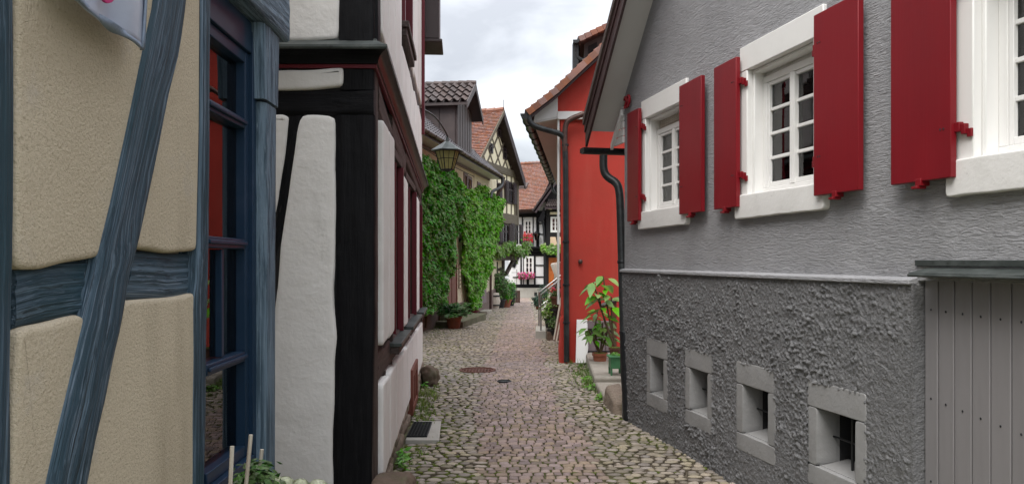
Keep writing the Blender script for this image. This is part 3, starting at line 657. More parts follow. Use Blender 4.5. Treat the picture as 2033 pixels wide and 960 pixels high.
fp([(330, 142), (600, 137), (680, 133), (681, 150), (679, 170), (640, 176), (600, 179), (330, 184)], **k_)
fp([(330, -500), (672, -500), (673, 60), (668, 76), (600, 81), (330, 86)], **k_)
def fb(L_, R_, o0=-.05, o1=.012, mt='black', pl=BF, px=True, nm='timber', **k):
    m = MB(); beam(m, pl, L_, R_, o0, o1, px=px, **k); return m.build(nm, mt, bw_, smooth=50)
fb([(656, 1150), (660, 860), (666, 560), (664, 228)], [(735, 1150), (738, 860), (743, 560), (743, 228)], rel=.012)
fb([(330, 184), (620, 180), (742, 178)], [(330, 230), (620, 229), (742, 227)], rel=.012, o1=.018)
fb([(676, 178), (676, 132)], [(742, 178), (742, 132)], o1=.01)
fb([(330, 116), (742, 116)], [(330, 144), (742, 133)], o1=.008)
fb([(485, 1150), (512, 600), (546, 420), (570, 232)], [(520, 1150), (546, 600), (577, 350), (600, 228)], o1=.010)
fb([(672, 80), (672, -500)], [(741, 80), (741, -500)], o1=.03, rel=.01)
# side: timbers and panels.   everything runs from the corner to the far end
def zc(u): return ZC0+(ZC1-ZC0)*(u-4.66)/5.6
def qpanel(u0, u1, z00, z01, z10, z11, o1=.028, **k):
    m = MB(); slab(m, BS, [(u0, z00), (u1, z10), (u1, z11), (u0, z01)], -.05, o1, r=.015, wob=.003, step=.05); return m.build('plaster_panel', 'white', bw_, smooth=60)
def sb(u0, u1, z0, z1, o1=-.01, mt='brownt', vert=None):
    m = MB()
    if vert is None: vert = (z1-z0) > (u1-u0)
    if vert: beam(m, BS, [(u0, z0), (u0, z1)], [(u1, z0), (u1, z1)], -.05, o1, px=False, step=.15)
    else: beam(m, BS, [(u0, z1), (u1, z1)], [(u0, z0), (u1, z0)], -.05, o1, px=False, step=.15)
    return m.build('timber', mt, bw_, smooth=50)
sb(ucor+.01, 4.92, .0, 2.85, -.002, 'brownt')
g = BS.u
seg = [(4.95, 5.33), (5.37, 5.78)]
zt2 = 2.52
for a, b in seg: qpanel(a, b, zs-.02+.08, zt2, zs+.08, zt2)
sb(5.33, 5.37, .6, zt2+.05); sb(5.80, W1[0]-.005, .95, 2.6, .0)
qpanel(W1[1]+.06, W2[0]-.04, zs+.02, 2.36, zs+.02, 2.34)
qpanel(W2[1]+.05, W3[0]-.03, zs+.02, 2.34, zs+.02, 2.32)

sb(10.05, 10.26, .25, 2.5, .004, 'black')
# rails
sb(4.92, 10.05, zs-.17, zs+.01, -.004, vert=False)
for a, b in ((4.92, W1[0]), (W1[0], W2[0]), (W2[0], 10.05)):
    m = MB(); beam(m, BS, [(a, 2.74), (b, 2.62)], [(a, 2.56), (b, 2.40)], -.05, .004, px=False, step=.2); m.build('timber', 'brownt', bw_, smooth=50)
lower = [4.93, 5.42, 5.95, 6.6, 7.2, 7.9, 8.6, 9.3, 10.0]
for a, b in zip(lower, lower[1:]):
    zb0 = .16+.018*(a-4.9); qpanel(a+.02, b-.02, zb0, zs-.19, zb0+.02, zs-.19)
    sb(b-.022, b+.022, .15, zs-.17, -.006)
m = MB(); beam(m, BS, [(4.9, .17), (7.5, .21), (10.25, .27)], [(4.9, .02), (7.5, .06), (10.25, .10)], -.06, .0, px=False); m.build('timber', 'brownt', bw_, smooth=50)
# windows of the ground floor
for (a, b), zt3 in ((W1, zt_), (W2, zt_-.04), (W3, zt_-.1)):
    w = window(BS, a+.035, b-.035, zs+.03, zt3-.03, -.05, 2, 3, bw_, fm='brownt', fr=.05, leaves=2, curtain=[(.05, .95)])
    m = MB()
    for (c0, c1, q0, q1) in ((a-.03, a+.03, zs, zt3), (b-.03, b+.02, zs, zt3), (a-.03, b+.02, zt3, zt3+.07)): pbox(m, BS, c0, c1, q0, q1, -.06, .008+(.002 if q1 > zt3 else 0))
    m.build('casing', 'brownt', w, bevel=.004)
    m = MB(); pbox(m, BS, b-.04, b-.002, zs, zt3-.005, -.03, .026); m.build('red_edge', 'redtrim', w, bevel=.004); m = MB(); pbox(m, BS, (a+b)/2-.02, (a+b)/2+.02, zs+.01, zt3-.01, -.045, -.005); m.build('red_edge', 'redtrim', w, bevel=.004)
    m = MB(); pbox(m, BS, a-.12, b+.12, zs-.035, zs-.005, -.05, .085); m.build('sill', 'copper', w, bevel=.004)
    m = MB(); pbox(m, BS, a-.11, b+.11, zs-.09, zs-.036, -.05, .065); m.build('sill_timber', 'brownt', w, bevel=.004)
# upper floor side
upz = 2.95
um = [ucor+.16, 5.3, 5.85, WU[0]-.10]
for a, b in zip(um, um[1:]): qpanel(a+.01, b-.01, zc(a)+.2, 7.4, zc(b)+.2, 7.4, o1=.03)
qpanel(WU[0]-.07, WU[1]+.07, zc(6)+.18, zu0-.2, zc(6)+.18, zu0-.2, .03); qpanel(WU[0]-.07, WU[1]+.07, zu1+.12, 7.4, zu1+.12, 7.4, .03)
prev = WU[1]+.1
for b in (8.2, 9.0, 9.8):
    qpanel(prev+.02, b-.03, zc(prev)+.18, 3.45, zc(b)+.18, 3.38, .03); qpanel(prev+.02, b-.03, 3.62, 7.4, 3.55, 7.4, .03)
    sb(b-.03, b+.03, 2.8, 7.4, .012, 'black'); prev = b
sb(ucor+.01, ucor+.17, 2.95, 7.4, .02, 'black')
m = MB(); beam(m, BS, [(4.9, 3.78), (7.5, 3.68), (10.2, 3.56)], [(4.9, 3.64), (7.5, 3.5), (10.2, 3.42)], -.05, .024, px=False) ; # rail seen as a thin dark line
m = MB(); beam(m, BS, [(WU[1]+.08, 3.6), (10.2, 3.52)], [(WU[1]+.08, 3.48), (10.2, 3.42)], -.05, .02, px=False); m.build('timber', 'brownt', bw_, smooth=50)
w = window(BS, WU[0]+.02, WU[1]-.02, zu0+.03, zu1-.03, -.02, 2, 3, bw_, fm='brownt', fr=.05, leaves=2)
m = MB(); pbox(m, BS, WU[1]-.06, WU[1], zu0, zu1, -.03, .06); m.build('red_edge', 'redtrim', w, bevel=.004); m = MB(); pbox(m, BS, WU[0], WU[0]+.05, zu0, zu1, -.03, .05); m.build('red_edge', 'redtrim', w, bevel=.004)
m = MB(); pbox(m, BS, WU[0]-.1, WU[1]+.1, zu0-.06, zu0-.005, -.04, .09); pbox(m, BS, WU[0]-.08, WU[1]+.08, zu0-.13, zu0-.061, -.04, .07); m.build('sill', 'brownt', w, bevel=.006)
# cornice: profile swept along front and side with a mitred corner
prof = [(0, -.27), (.035, -.27), (.035, -.225), (.05, -.225), (.07, -.19), (.11, -.155), (.165, -.135), (.185, -.13), (.185, -.10), (0, 0)]
def sweep(name, sub, mt, extra=0):
    m = MB(); pts = []
    cxy = BS.W(ucor, 0)
    def ring(kind):
        out = []
        for o, z in sub:
            if kind == 'L': q = Vector((-3.2, 4.66-o*.7, ZC0+.095+z*.66))
            elif kind == 'C': q = Vector((cxy.x+o*.55, 4.66-o*.7, ZC0+.09+z*.66))
            else:
                w_ = BS.W(10.27, 0, o*.5); q = Vector((w_.x, w_.y, ZC1+.10+z*.66))
            out.append(q)
        return out
    rs = [ring('L'), ring('C'), ring('R')]; n = len(sub); vs = rs[0]+rs[1]+rs[2]
    fs = [(k*n+i, k*n+(i+1) % n, (k+1)*n+(i+1) % n, (k+1)*n+i) for k in range(2) for i in range(n)]+[tuple(range(n))[::-1], tuple(2*n+i for i in range(n))]
    p = [vs[i] for i in fs[2]]; nn = (p[1]-p[0]).cross(p[2]-p[0])
    m.add(vs, fs, 0, None, [(v.x+v.y, v.z*2, 0) for v in vs])
    if name == 'cornice_moulding': m.mi[n:2*n] = [1]*n; mt = [mt, 'barge']
    o = m.build(name, mt, bw_, smooth=30)
    bm = bmesh.new(); bm.from_mesh(o.data); bmesh.ops.recalc_face_normals(bm, faces=bm.faces); bm.to_mesh(o.data); bm.free(); return o
sweep('cornice_moulding', [(-.02, -.225), (.055, -.225), (.06, -.20), (.08, -.165), (.115, -.14), (.16, -.125), (.16, -.10), (-.02, -.10)], 'black')
sweep('cornice_strip', [(-.02, -.262), (.034, -.262), (.034, -.227), (-.02, -.227)], 'redtrim')
sweep('cornice_flashing', [(-.02, -.098), (.178, -.125), (.185, -.108), (.182, -.085), (.03, -.005), (.03, .012), (-.02, .012)], 'copper')
# cellar hatch with brown frame, rubble plinth of single stones
ch = (g(811), g(826))
m = MB(); u0, u1 = ch[0]-.1, ch[1]-.5
hz0, hz1 = .04, .50
for a, b, c_, d_ in ((u0, u0+.09, hz0, hz1), (u1-.09, u1, hz0, hz1), (u0+.09, u1-.09, hz1-.09, hz1), (u0+.09, u1-.09, hz0, hz0+.07)): pbox(m, BS, a, b, c_, d_, -.05, .052)
for k in range(1, 4): x = u0+.09+(u1-u0-.18)*k/4; pbox(m, BS, x-.025, x+.025, hz0+.07, hz1-.09, -.03, .044)
pbox(m, BS, u0+.08, u1-.08, hz0+.06, hz1-.08, -.04, .034)
o = m.build('cellar_hatch', 'door_red', bw_, bevel=.006); o['label'] = 'low brown barred cellar hatch'
rr = random.Random(3); u = 4.75
def rock(m, c, size, seed, sub=2, amp=.25, mi=0, rz=0):
    bm = bmesh.new(); bmesh.ops.create_icosphere(bm, subdivisions=sub, radius=1); s = Vector((seed*3.1, seed*1.7, 0)); q = Matrix.Rotation(rz, 3, 'Z')
    vs = []
    for v in bm.verts:
        p = v.co.copy(); p = Vector([math.copysign(abs(a)**.8, a) for a in p]); k = 1+amp*noise.noise(p*1.3+s)+amp*.4*noise.noise(p*3.5+s)+amp*.12*noise.noise(p*9+s); p = p*k
        vs.append(Vector(c)+q @ Vector((p.x*size[0], p.y*size[1], p.z*size[2])))
    m.add(vs, [tuple(v.index for v in f.verts) for f in bm.faces], mi); bm.free()
while u < 10.3:
    l = rr.uniform(.16, .34)
    if not (u+l > u0 and u < u1):
        for z, h in ((.03, .075), (.15, .06)):
            m = MB(); c = BS.W(u+l/2+rr.uniform(-.03, .03), z+rr.uniform(-.01, .01), rr.uniform(-.035, -.01)); rock(m, c, (.05, l*.52, h), rr.random()*90, 2, .3)
            m.build('stone', 'stone', bw_, smooth=60)
            if z > .1 and u < 8: pass
    u += l
# roof overhang at the far end, seen from below
m = MB(); a = BS.W(9.75, 0, .0); 
pbox(m, BS, 9.7, 10.35, 4.40, 4.44, -.1, .29); pbox(m, BS, 9.7, 10.35, 4.441, 7.6, -.06, .25); m.build('eaves_box', 'slatewood', bw_, bevel=.01)
m = MB(); pbox(m, BS, 9.62, 9.69, 3.2, 7.6, .03, .07); m.build('red_edge', 'redtrim', bw_, bevel=.005)
m = MB(); prism(m, [(-6, 4.4), (xc+.25, 4.4), (-1.0, 10.4), (-6, 10.4)], 7.5, 7.7); m.build('roof', 'tile_dark', bw_)

# ---------------------------------------------------------------- grate on its slab, covers, boulders
gs = root('drain_slab', (-.8, 6.5, 0), 'pale concrete slab with an iron foot grate beside the cellar hatch', 'drain cover')
p = [gp(805, 876), gp(872, 876), gp(876, 838), gp(822, 838)]
m = MB(); vs = [q+Vector((0, 0, -.05)) for q in p]+[q+Vector((0, 0, .018)) for q in p]; hexa(m, vs); m.build('slab', 'concrete', gs, bevel=.006)
p = [gp(808, 871), gp(847, 871), gp(857, 843), gp(822, 843)]
m = MB(); z = Vector((0, 0, .022))
for k in range(17):
    t = k/16; a = p[0].lerp(p[3], t); b = p[1].lerp(p[2], t); wbox(m, (a+b)/2+z+Vector((0, 0, .006)), ((b-a).length, .009, .014), math.atan2((b-a).y, (b-a).x))
for k in range(7):
    t = k/6; a = p[0].lerp(p[1], t); b = p[3].lerp(p[2], t); wbox(m, (a+b)/2+z+Vector((0, 0, .004)), (.01, (b-a).length+.01, .012), -math.atan2((b-a).x, (b-a).y))
m.build('grate', 'iron', gs)
m = MB(); vs = [q+Vector((0, 0, .012)) for q in p]+[q+Vector((0, 0, .0195)) for q in p]; hexa(m, vs); m.build('pit', 'dim', gs)
def cover(px, py, r_, label, mt, nm):
    c = gp(px, py); c.z += crown(c.x, c.y); o = root(nm, c, label, 'manhole cover'); m = MB()
    lathe(m, c-Vector((0, 0, .03)), [(r_, 0), (r_, .045), (r_*.86, .047), (r_*.85, .036), (0.001, .036)], 32); m.build('rim', mt, o)
    m = MB()
    for i in range(-4, 5):
        for j in range(-4, 5):
            if i*i+j*j < 18: wbox(m, c+Vector((i*r_*.17, j*r_*.17, .010)), (r_*.1, r_*.1, .012))
    m.build('lid', mt, o)
cover(948, 735, .27, 'round rust red manhole cover in the paving', 'rust', 'manhole_cover')
cover(1001, 757, .095, 'small dark round valve cover in the middle of the street', 'iron', 'valve_cover')
def boulder(px, py, Y_, size, seed, label, mt='darkstone', rz=0):
    m = MB(); c = at(px, py, Y_); rock(m, c, size, seed, 4, .3, 0, rz); return tag(m.build('boulder', mt, loc=c, smooth=80), label, 'boulder')
boulder(766, 985, 4.75, (.19, .15, .14), 4, 'mossy boulder at the bottom edge against the black corner post')
boulder(853, 746, 9.6, (.115, .11, .14), 8, 'upright brown guard stone at the far corner of the black and white house', rz=.4)
boulder(742, 1010, 4.35, (.12, .1, .09), 12, 'low stone beside the mossy boulder at the corner post')
# ---------------------------------------------------------------- hanging lantern
ln = root('street_lantern', at(888, 310, 12.2), 'hanging street lantern with dirty yellow panes before the ivy', 'lantern')
c = at(888, 337, 12.2); s = 12.2/F
def taper(m, c, r0, r1, h, seg=6, z0=0, rot=0):
    vs = [c+Vector((r*math.cos(2*math.pi*k/seg+rot), r*math.sin(2*math.pi*k/seg+rot), z)) for r, z in ((r0, z0), (r1, z0+h)) for k in range(seg)]
    fs = [(k, (k+1) % seg, seg+(k+1) % seg, seg+k) for k in range(seg)]+[tuple(range(seg))[::-1], tuple(range(seg, 2*seg))]; m.add(vs, fs)
rb, rt, hh = .105, .195, .30
for k in range(6):
    m = MB(); a0, a1 = [2*math.pi*(k+j)/6+.26 for j in (0, 1)]
    vs = [c+Vector((r*math.cos(a), r*math.sin(a), z)) for r, z in ((rb, .01), (rt, hh)) for a in (a0, a1)]; vs2 = [v*1 for v in vs]; cc = c+Vector((0, 0, hh/2)); vs2 = [v+(cc-v).normalized()*.004 for v in vs]
    hexa(m, [vs[0], vs[1], vs[3], vs[2], vs2[0], vs2[1], vs2[3], vs2[2]]); m.build('pane', 'lampglass', ln)
m = MB()
for k in range(6):
    a0, a1 = [2*math.pi*(k+j)/6+.26 for j in (0, 1)]
    f_ = lambda r, z, a: c+Vector((r*math.cos(a), r*math.sin(a), z))
    tube(m, [f_(rb, 0, a0), f_(rt+.003, hh, a0)], .009, 5); tube(m, [f_(rb, 0, a0), f_(rb, 0, a1)], .009, 5); tube(m, [f_(rt, hh, a0), f_(rt, hh, a1)], .01, 5)
    tube(m, [f_((rb+rt)/2+.01, hh*.58, a0), f_((rb+rt)/2+.01, hh*.58, a1)], .005, 5)
    am = (a0+a1)/2; tube(m, [f_(rb*.87, 0, am), f_(rt*.87, hh, am)], .004, 5)
taper(m, c, .02, .1, .03, 6, -.03, .26); m.build('frame', 'iron', ln)
m = MB(); taper(m, c, .265, .03, .15, 6, hh+.012, .26); taper(m, c, .262, .265, .012, 6, hh, .26); taper(m, c, .03, .022, .06, 8, hh+.162); m.build('hood', 'palewood' if False else 'copper', ln, smooth=20)
m = MB(); top = c+Vector((0, 0, hh+.21)); wl = BS.W(10.1, 2.92+.45, .03)
wl = Vector((BS.W(10.15, 0, .02).x, BS.W(10.15, 0, 0).y, top.z+.06)); tube(m, smoothpath([wl, (wl+top)/2+Vector((0, 0, .12)), top+Vector((0, 0, .06)), top]), .012, 6)
tube(m, [wl-Vector((0, 0, .22)), (wl+top)/2+Vector((-.1, -.1, .03))], .008, 6); wbox(m, wl+Vector((.0, 0, -.1)), (.02, .06, .34)); m.build('bracket', 'iron', ln)
# ---------------------------------------------------------------- grey house (right foreground)
gh = root('grey_house', (2, 5, 0), 'grey stucco gabled house with red shutters along the right side', 'house')
UC = GR.u(1240)      # far corner
kx = GR.d.y
def uy(Y): return (Vector((2.8-.216*Y, Y))-GR.o).dot(GR.d)
wins = [(uy(6.32), uy(7.09)), (uy(4.52), uy(5.28)), (uy(2.60), uy(3.37))]
ZW0, ZW1 = 2.05, 2.93
U0 = 1.2; ztop = 3.27; slope = 1.0
m = MB()
out = [(U0, 1.5), (UC, 1.5), (UC, 3.28), (UC-3.4, 6.68), (U0, 6.68)]
wallsolid(m, GR, out, [(a, b, ZW0, ZW1) for a, b in wins], 4, rv=.15, room=.7)
m.build('wall', ['stucco', 'dim'], gh, smooth=0)
for i, (a, b) in enumerate(wins):
    bd = .095
    m = MB(); pbox(m, GR, b-.005, b+bd, ZW0-.01, ZW1-.005, -.13, .022); pbox(m, GR, a-bd, a+.005, ZW0-.01, ZW1-.005, -.13, .022); pbox(m, GR, a-bd, b+bd, ZW1-.0045, ZW1+.17, -.13, .0235)
    pbox(m, GR, b-.03, b-.0055, ZW0, ZW1-.006, -.125, -.02); pbox(m, GR, a+.0055, a+.03, ZW0, ZW1-.006, -.125, -.02); pbox(m, GR, a+.03, b-.03, ZW1-.03, ZW1-.006, -.125, -.021)
    m.build('window_surround', 'whitepaint', gh, bevel=.006)
    m = MB(); slab(m, GR, [(a-bd-.03, ZW0-.155), (b+bd+.035, ZW0-.16), (b+bd+.035, ZW0+.004), (a-bd-.03, ZW0+.004)], -.13, .045, r=.006, wob=.003); m.build('sill', 'whitestone', gh, smooth=50)
    w = window(GR, a+.031, b-.031, ZW0+.005, ZW1-(.115 if i == 0 else .06), -.085, 1, 4, gh, fr=.045, mun=.022, th=.05, leaves=2, curtain=[(.02, .30), (.66, .98)] if i == 0 else ([(.0, .24), (.72, 1)] if i == 1 else None))
    m = MB(); zz = ZW1-(.115 if i == 0 else .06)
    if i == 0:
        for k in range(4): pbox(m, GR, a+.035, b-.035, zz+.003+k*.021, zz+.02+k*.021, -.14, -.115+.004)
    else: pbox(m, GR, a+.035, b-.035, zz+.003, zz+.03, -.14, -.105)
    m.build('roller_blind', 'palewood' if i == 0 else 'soffit', w)
# shutters
def shutter(px0, px1, label=None, hinge=1):
    u0, u1 = sorted((GR.u(px0, .075), GR.u(px1, .075))); z0, z1 = 1.975, 3.03
    m = MB(); u0 = max(u0, GR.u(max(px0, px1), .04)); pbox(m, GR, u0, u1, z0, z1, .04, .075); s = m.build('shutter', 'shutter', gh, bevel=.004)
    if label: s['label'] = label
    hu = u1 if hinge < 0 else u0    # hinge edge: smaller u = nearer the viewer
    sg = 1 if hinge < 0 else -1
    hu = u0 if hinge > 0 else u1
    sg = -1 if hinge > 0 else 1
    for z in (2.20, 2.86):
        m = MB(); pbox(m, GR, *sorted((hu-sg*.02, hu+sg*.028)), z-.022, z+.022, .03, .055); pbox(m, GR, *sorted((hu+sg*.029, hu+sg*.05)), z-.035, z+.012, .024, .048); pbox(m, GR, *sorted((hu+sg*.05, hu+sg*.075)), z-.05, z-.012, .0235, .036)
        m.build('hinge', 'shutter', s, bevel=.002)
    m = MB(); c = (u0+u1)/2; pbox(m, GR, c-.018, c+.018, z0-.022, z0+.012, .03, .082); pbox(m, GR, c-.008, c+.03, z0-.035, z0-.022, .04, .095); m.build('latch', 'shutter', s, bevel=.002)
    m = MB()
    for z in (2.20, 2.86):
        for du in (.04, .06):
            c_ = GR.W(hu-sg*du, z, .076); wbox(m, c_, (.005, .008, .008))
    m.build('screw', 'shutdark', s)
# the hinge side is next to its window: left-hand shutters hinge at their near edge (small u), right-hand ones at their far edge
shutter(1245, 1274, hinge=1); shutter(1417, 1470, hinge=1); shutter(1768, 1900, hinge=1)
shutter(1348, 1400, hinge=-1); shutter(1615, 1715, hinge=-1)
# house number
cu = bpy.data.curves.new('n', 'FONT'); cu.body = '29'; cu.size = .17; cu.extrude = .008; cu.bevel_depth = .002; cu.space_character = .9
to = bpy.data.objects.new('n', cu); COL.objects.link(to); dg = bpy.context.evaluated_depsgraph_get(); me = bpy.data.meshes.new_from_object(to.evaluated_get(dg)); bpy.data.objects.remove(to)
me.materials.clear(); me.materials.append(K['numred'])
no = bpy.data.objects.new('house_number', me); COL.objects.link(no); no.parent = gh
dirr = -GR.d; zax = Vector((0, 0, 1)); nn = Vector((GR.n.x, GR.n.y, 0)); xx = Vector((dirr.x, dirr.y, 0))
q = GR.W(GR.u(1239, .035), 3.115, .035); mtx = Matrix((xx, zax, nn)).transposed().to_4x4(); mtx.translation = q-Vector((2, 5, 0)); no.matrix_local = mtx
m = MB(); pbox(m, GR, UC-.10, UC-.08, 3.15, 3.18, 0, .03); m.build('number_pin', 'iron', gh)
# plinth with real rough-cast relief
CW = []
for (pa, pb) in ((1290, 1332), (1367, 1423), (1470, 1548), (1613, 1730)):
    CW.append(tuple(sorted((GR.u(pa), GR.u(pb)))))
CZ0, CZ1 = .26, .885; PU0, PU1 = GR.u(1822), UC; PO = .04; PZ = 1.508
def plinth():
    m = MB(); du = .0065; nu = int((PU1-PU0)/du); nzz = int(1.56/du)
    import array
    V = []; N = noise.noise; NV = noise.noise
    for j in range(nzz+1):
        z = -.05+1.558*j/nzz
        for i in range(nu+1):
            u = PU0+(PU1-PU0)*i/nu
            a = N(Vector((u*11, z*11, 1))); b = N(Vector((u*30+2*a, z*30-2*a, 7))); c = N(Vector((u*58, z*58, 3))); e_ = N(Vector((u*4, z*4, 11)))
            rd = max(0, 1-abs(b)*3.2)*(.6+a*.9)+max(0, 1-abs(c)*3)*.45*(.6+e_)
            sp = max(0, N(Vector((u*42+9, z*42, 5)))-.12)*max(0, .55+a)
            h = .005*e_+.011*rd+.014*max(0, c)+.040*sp
            h *= .72+.7*N(Vector((u*1.4, z*1.6, 2)))
            ed = min(1, (PU1-u)/.03, (u-PU0)/.03, (PZ-z)/.02); h *= max(0, ed)
            V.append(GR.W(u, z, PO-.012+h))
    n1 = nu+1; Fc = []
    hol = [(a+.012, b-.012) for a, b in CW]
    for j in range(nzz):
        z = -.05+1.558*(j+.5)/nzz
        inz = CZ0+.012 < z < CZ1-.012
        for i in range(nu):
            if inz:
                u = PU0+(PU1-PU0)*(i+.5)/nu
                if any(a < u < b for a, b in hol): continue
            Fc.append((j*n1+i, (j+1)*n1+i, (j+1)*n1+i+1, j*n1+i+1))
    m.add(V, Fc); return m
pm = plinth(); pn = pm.build('plinth', 'plinth', gh, smooth=180)
_p = [pn.data.vertices[i].co for i in pn.data.polygons[0].vertices]
if pn.data.polygons[0].normal.dot(Vector((GR.n.x, GR.n.y, 0))) < 0: pn.data.flip_normals()
m = MB(); 
wallsolid(m, GR, [(PU0, -.05), (PU1, -.05), (PU1, PZ-.02), (PU0, PZ-.02)], [(a+.085, b-.085, CZ0+.12, CZ1-.15) for a, b in CW], 2, rv=.13, room=.6, off=PO-.035)
m.build('plinth_core', ['plinthflat', 'dim'], gh)
m = MB(); vs = [GR.W(PU0, PZ-.03, -.05), GR.W(PU1+.01, PZ-.03, -.05), GR.W(PU1+.01, PZ+.02, -.05), GR.W(PU0, PZ+.02, -.05), GR.W(PU0, PZ-.03, .052), GR.W(PU1+.01, PZ-.03, .052), GR.W(PU1+.01, PZ-.004, .052), GR.W(PU0, PZ-.004, .052)]
hexa(m, vs); m.build('plinth_ledge', 'stucco', gh, bevel=.006)
for a, b in CW:
    f = .09; cs = [(a, b, CZ1-.155, CZ1), (b-f, b, CZ0+.125, CZ1-.158), (a, a+f, CZ0+.125, CZ1-.158), (a, b, CZ0, CZ0+.122)]
    fr = MB()
    for (p0, p1, q0, q1) in cs[:1]: slab(fr, GR, [(p0, q0), (p1, q0), (p1, q1), (p0, q1)], -.1, PO-.006, r=.004, wob=.0015, step=.03)
    fo = fr.build('cellar_window', 'plinthflat', gh, smooth=50)
    for (p0, p1, q0, q1) in cs[1:]:
        mm = MB(); slab(mm, GR, [(p0, q0), (p1, q0), (p1, q1), (p0, q1)], -.1, PO-.007, r=.004, wob=.0015, step=.03); mm.build('stone_block', 'plinthflat', fo, smooth=50)
    mm = MB(); c0, c1, z0, z1 = a+f, b-f, CZ0+.12, CZ1-.155
    vs = [GR.W(c0, z0-.01, -.18), GR.W(c1, z0-.01, -.18), GR.W(c1, z0+.035, -.18), GR.W(c0, z0+.035, -.18), GR.W(c0, z0-.01, .0), GR.W(c1, z0-.01, .0), GR.W(c1, z0+.006, .0), GR.W(c0, z0+.006, .0)]
    hexa(mm, vs); mm.build('inner_sill', 'plinthflat', fo)
    mm = MB(); cu_ = (c0+c1)/2
    wc = GR.W(cu_, 0, -.13); tube(mm, [GR.W(cu_, z0, -.08), GR.W(cu_, z1, -.08)], .008, 6); tube(mm, [GR.W(c0, (z0+z1)/2, -.08), GR.W(c1, (z0+z1)/2, -.08)], .006, 6)
    mm.build('iron_bars', 'iron', fo)
    mm = MB(); pbox(mm, GR, c0, c1, z0, z1, -.32, -.305); mm.build('pane', 'glass', fo)
# plinth near end, board cupboard and its little metal roof
m = MB(); pbox(m, GR, PU0-.012, PU0+.001, -.05, PZ-.03, -.09, PO-.004); m.build('plinth_end', 'plinth', gh)
uB = PU0-.014; m = MB(); wallsolid(m, GR, [(U0, -.05), (uB, -.05), (uB, 1.52), (U0, 1.52)], [], 2, off=-.05); m.build('cupboard_back', 'dim', gh)
x = uB-.005; k = 0
cup = MB(); pbox(cup, GR, U0, uB-.002, 1.40, 1.50, -.0495, -.045); cb = cup.build('board_cupboard', 'greyboard', gh, bevel=.003)
wd = [.087, .098, .102, .102, .108, .10, .10, .1, .1, .1, .1, .1, .1, .1]
for w_ in wd:
    if x-w_ < U0: break
    m = MB(); pbox(m, GR, x-w_+.0035, x-.0035, -.04, 1.518, -.044, -.022+random.uniform(-.001, .001)); bo = m.build('board', 'greyboard', cb, bevel=.0035)
    x -= w_
m = MB(); x = uB-.005
for i, w_ in enumerate(wd):
    for z, dz in ((1.36, 0), (.93, .0), (.53, 0)):
        c = GR.W(x-w_*.5, z-i*.004-(.0 if z > 1 else .008*i), -.021); rock(m, c, (.0035, .005, .006), i, 1, .1)
    x -= w_
m.build('screws', 'iron', cb)
uq_ = GR.u(1803, .115)
m = MB(); vs = [GR.W(U0, 1.565, -.04), GR.W(uq_, 1.565, -.04), GR.W(uq_, 1.572, -.04), GR.W(U0, 1.572, -.04), GR.W(U0, 1.533, .115), GR.W(uq_, 1.533, .115), GR.W(uq_, 1.540, .115), GR.W(U0, 1.540, .115)]
hexa(m, vs); pbox(m, GR, U0, uB+.02, 1.572, 1.600, -.03, .012); tube(m, [GR.W(U0, 1.528, .115), GR.W(uq_, 1.528, .115)], .008, 8); cr = m.build('metal_cover', 'copper', gh, bevel=.002)
# rake: barge board, soffit, roof skin, boxed eave end, gutter and downpipe
ov = .32; e0 = UC+.305
def rk(u): return 2.78+(e0-u)*1.0   # underside of barge at run u
utop = UC-3.3
def rakebox(o0, o1, zlo, zhi, ua=e0, ub=utop):
    m = MB(); vs = [GR.W(ub, rk(ub)+zlo, o0), GR.W(ua, rk(ua)+zlo, o0), GR.W(ua, rk(ua)+zhi, o0), GR.W(ub, rk(ub)+zhi, o0), GR.W(ub, rk(ub)+zlo, o1), GR.W(ua, rk(ua)+zlo, o1), GR.W(ua, rk(ua)+zhi, o1), GR.W(ub, rk(ub)+zhi, o1)]; hexa(m, vs); return m
rakebox(ov-.025, ov, -.0, .20).build('barge_board', 'barge', gh, bevel=.003)
rakebox(ov-.001, ov+.012, .15, .235).build('verge_trim', 'barge', gh, bevel=.003)
rakebox(-.02, ov-.026, .17, .195).build('soffit', 'soffit', gh)
m = MB(); vs = []
m = rakebox(-5.5, ov+.03, .23, .30); m.build('roof', 'tile_brown', gh)
# boxed eave end: triangle of siding under the soffit at the foot of the rake
for k in range(5):
    m = MB(); zlo = 2.79+k*.075; uu = e0-.03-(zlo+.075-2.80)*.98
    vs = [GR.W(UC-.0, zlo, .0), GR.W(max(uu, UC+.02)+.04, zlo, .0), GR.W(max(uu, UC+.02), zlo+.068, .0), GR.W(UC-.0, zlo+.068, .0)]; vs += [v+Vector((GR.n.x, GR.n.y, 0))*.02 for v in vs]
    hexa(m, vs); m.build('siding_board', 'soffit', gh, bevel=.002)
m = rakebox(.02, .05, -.045, .018, e0-.02, UC-.02); m.build('trim_board', 'whitepaint', gh, bevel=.002)
m = MB(); seg = 10; vs = []
pr = [(.065*math.cos(math.pi+math.pi*k/seg), .065*math.sin(math.pi+math.pi*k/seg)) for k in range(seg+1)]; pr2 = [(x*.9, z*.9+.0) for x, z in pr][::-1]
ring = pr+pr2
for o_ in (ov+.02, -4.5):
    for a_, b_ in ring: vs.append(GR.W(e0+.04+a_, 2.775+b_, o_))
n = len(ring); fs = [(i, (i+1) % n, n+(i+1) % n, n+i) for i in range(n)]+[tuple(range(n)), tuple(range(n, 2*n))]
m.add(vs, fs); pbox(m, GR, e0-.03, e0+.105, 2.725, 2.775, ov+.02, ov+.026); m.build('gutter', 'iron', gh)
def P7(px, py, Y_): return at(px, py, Y_)
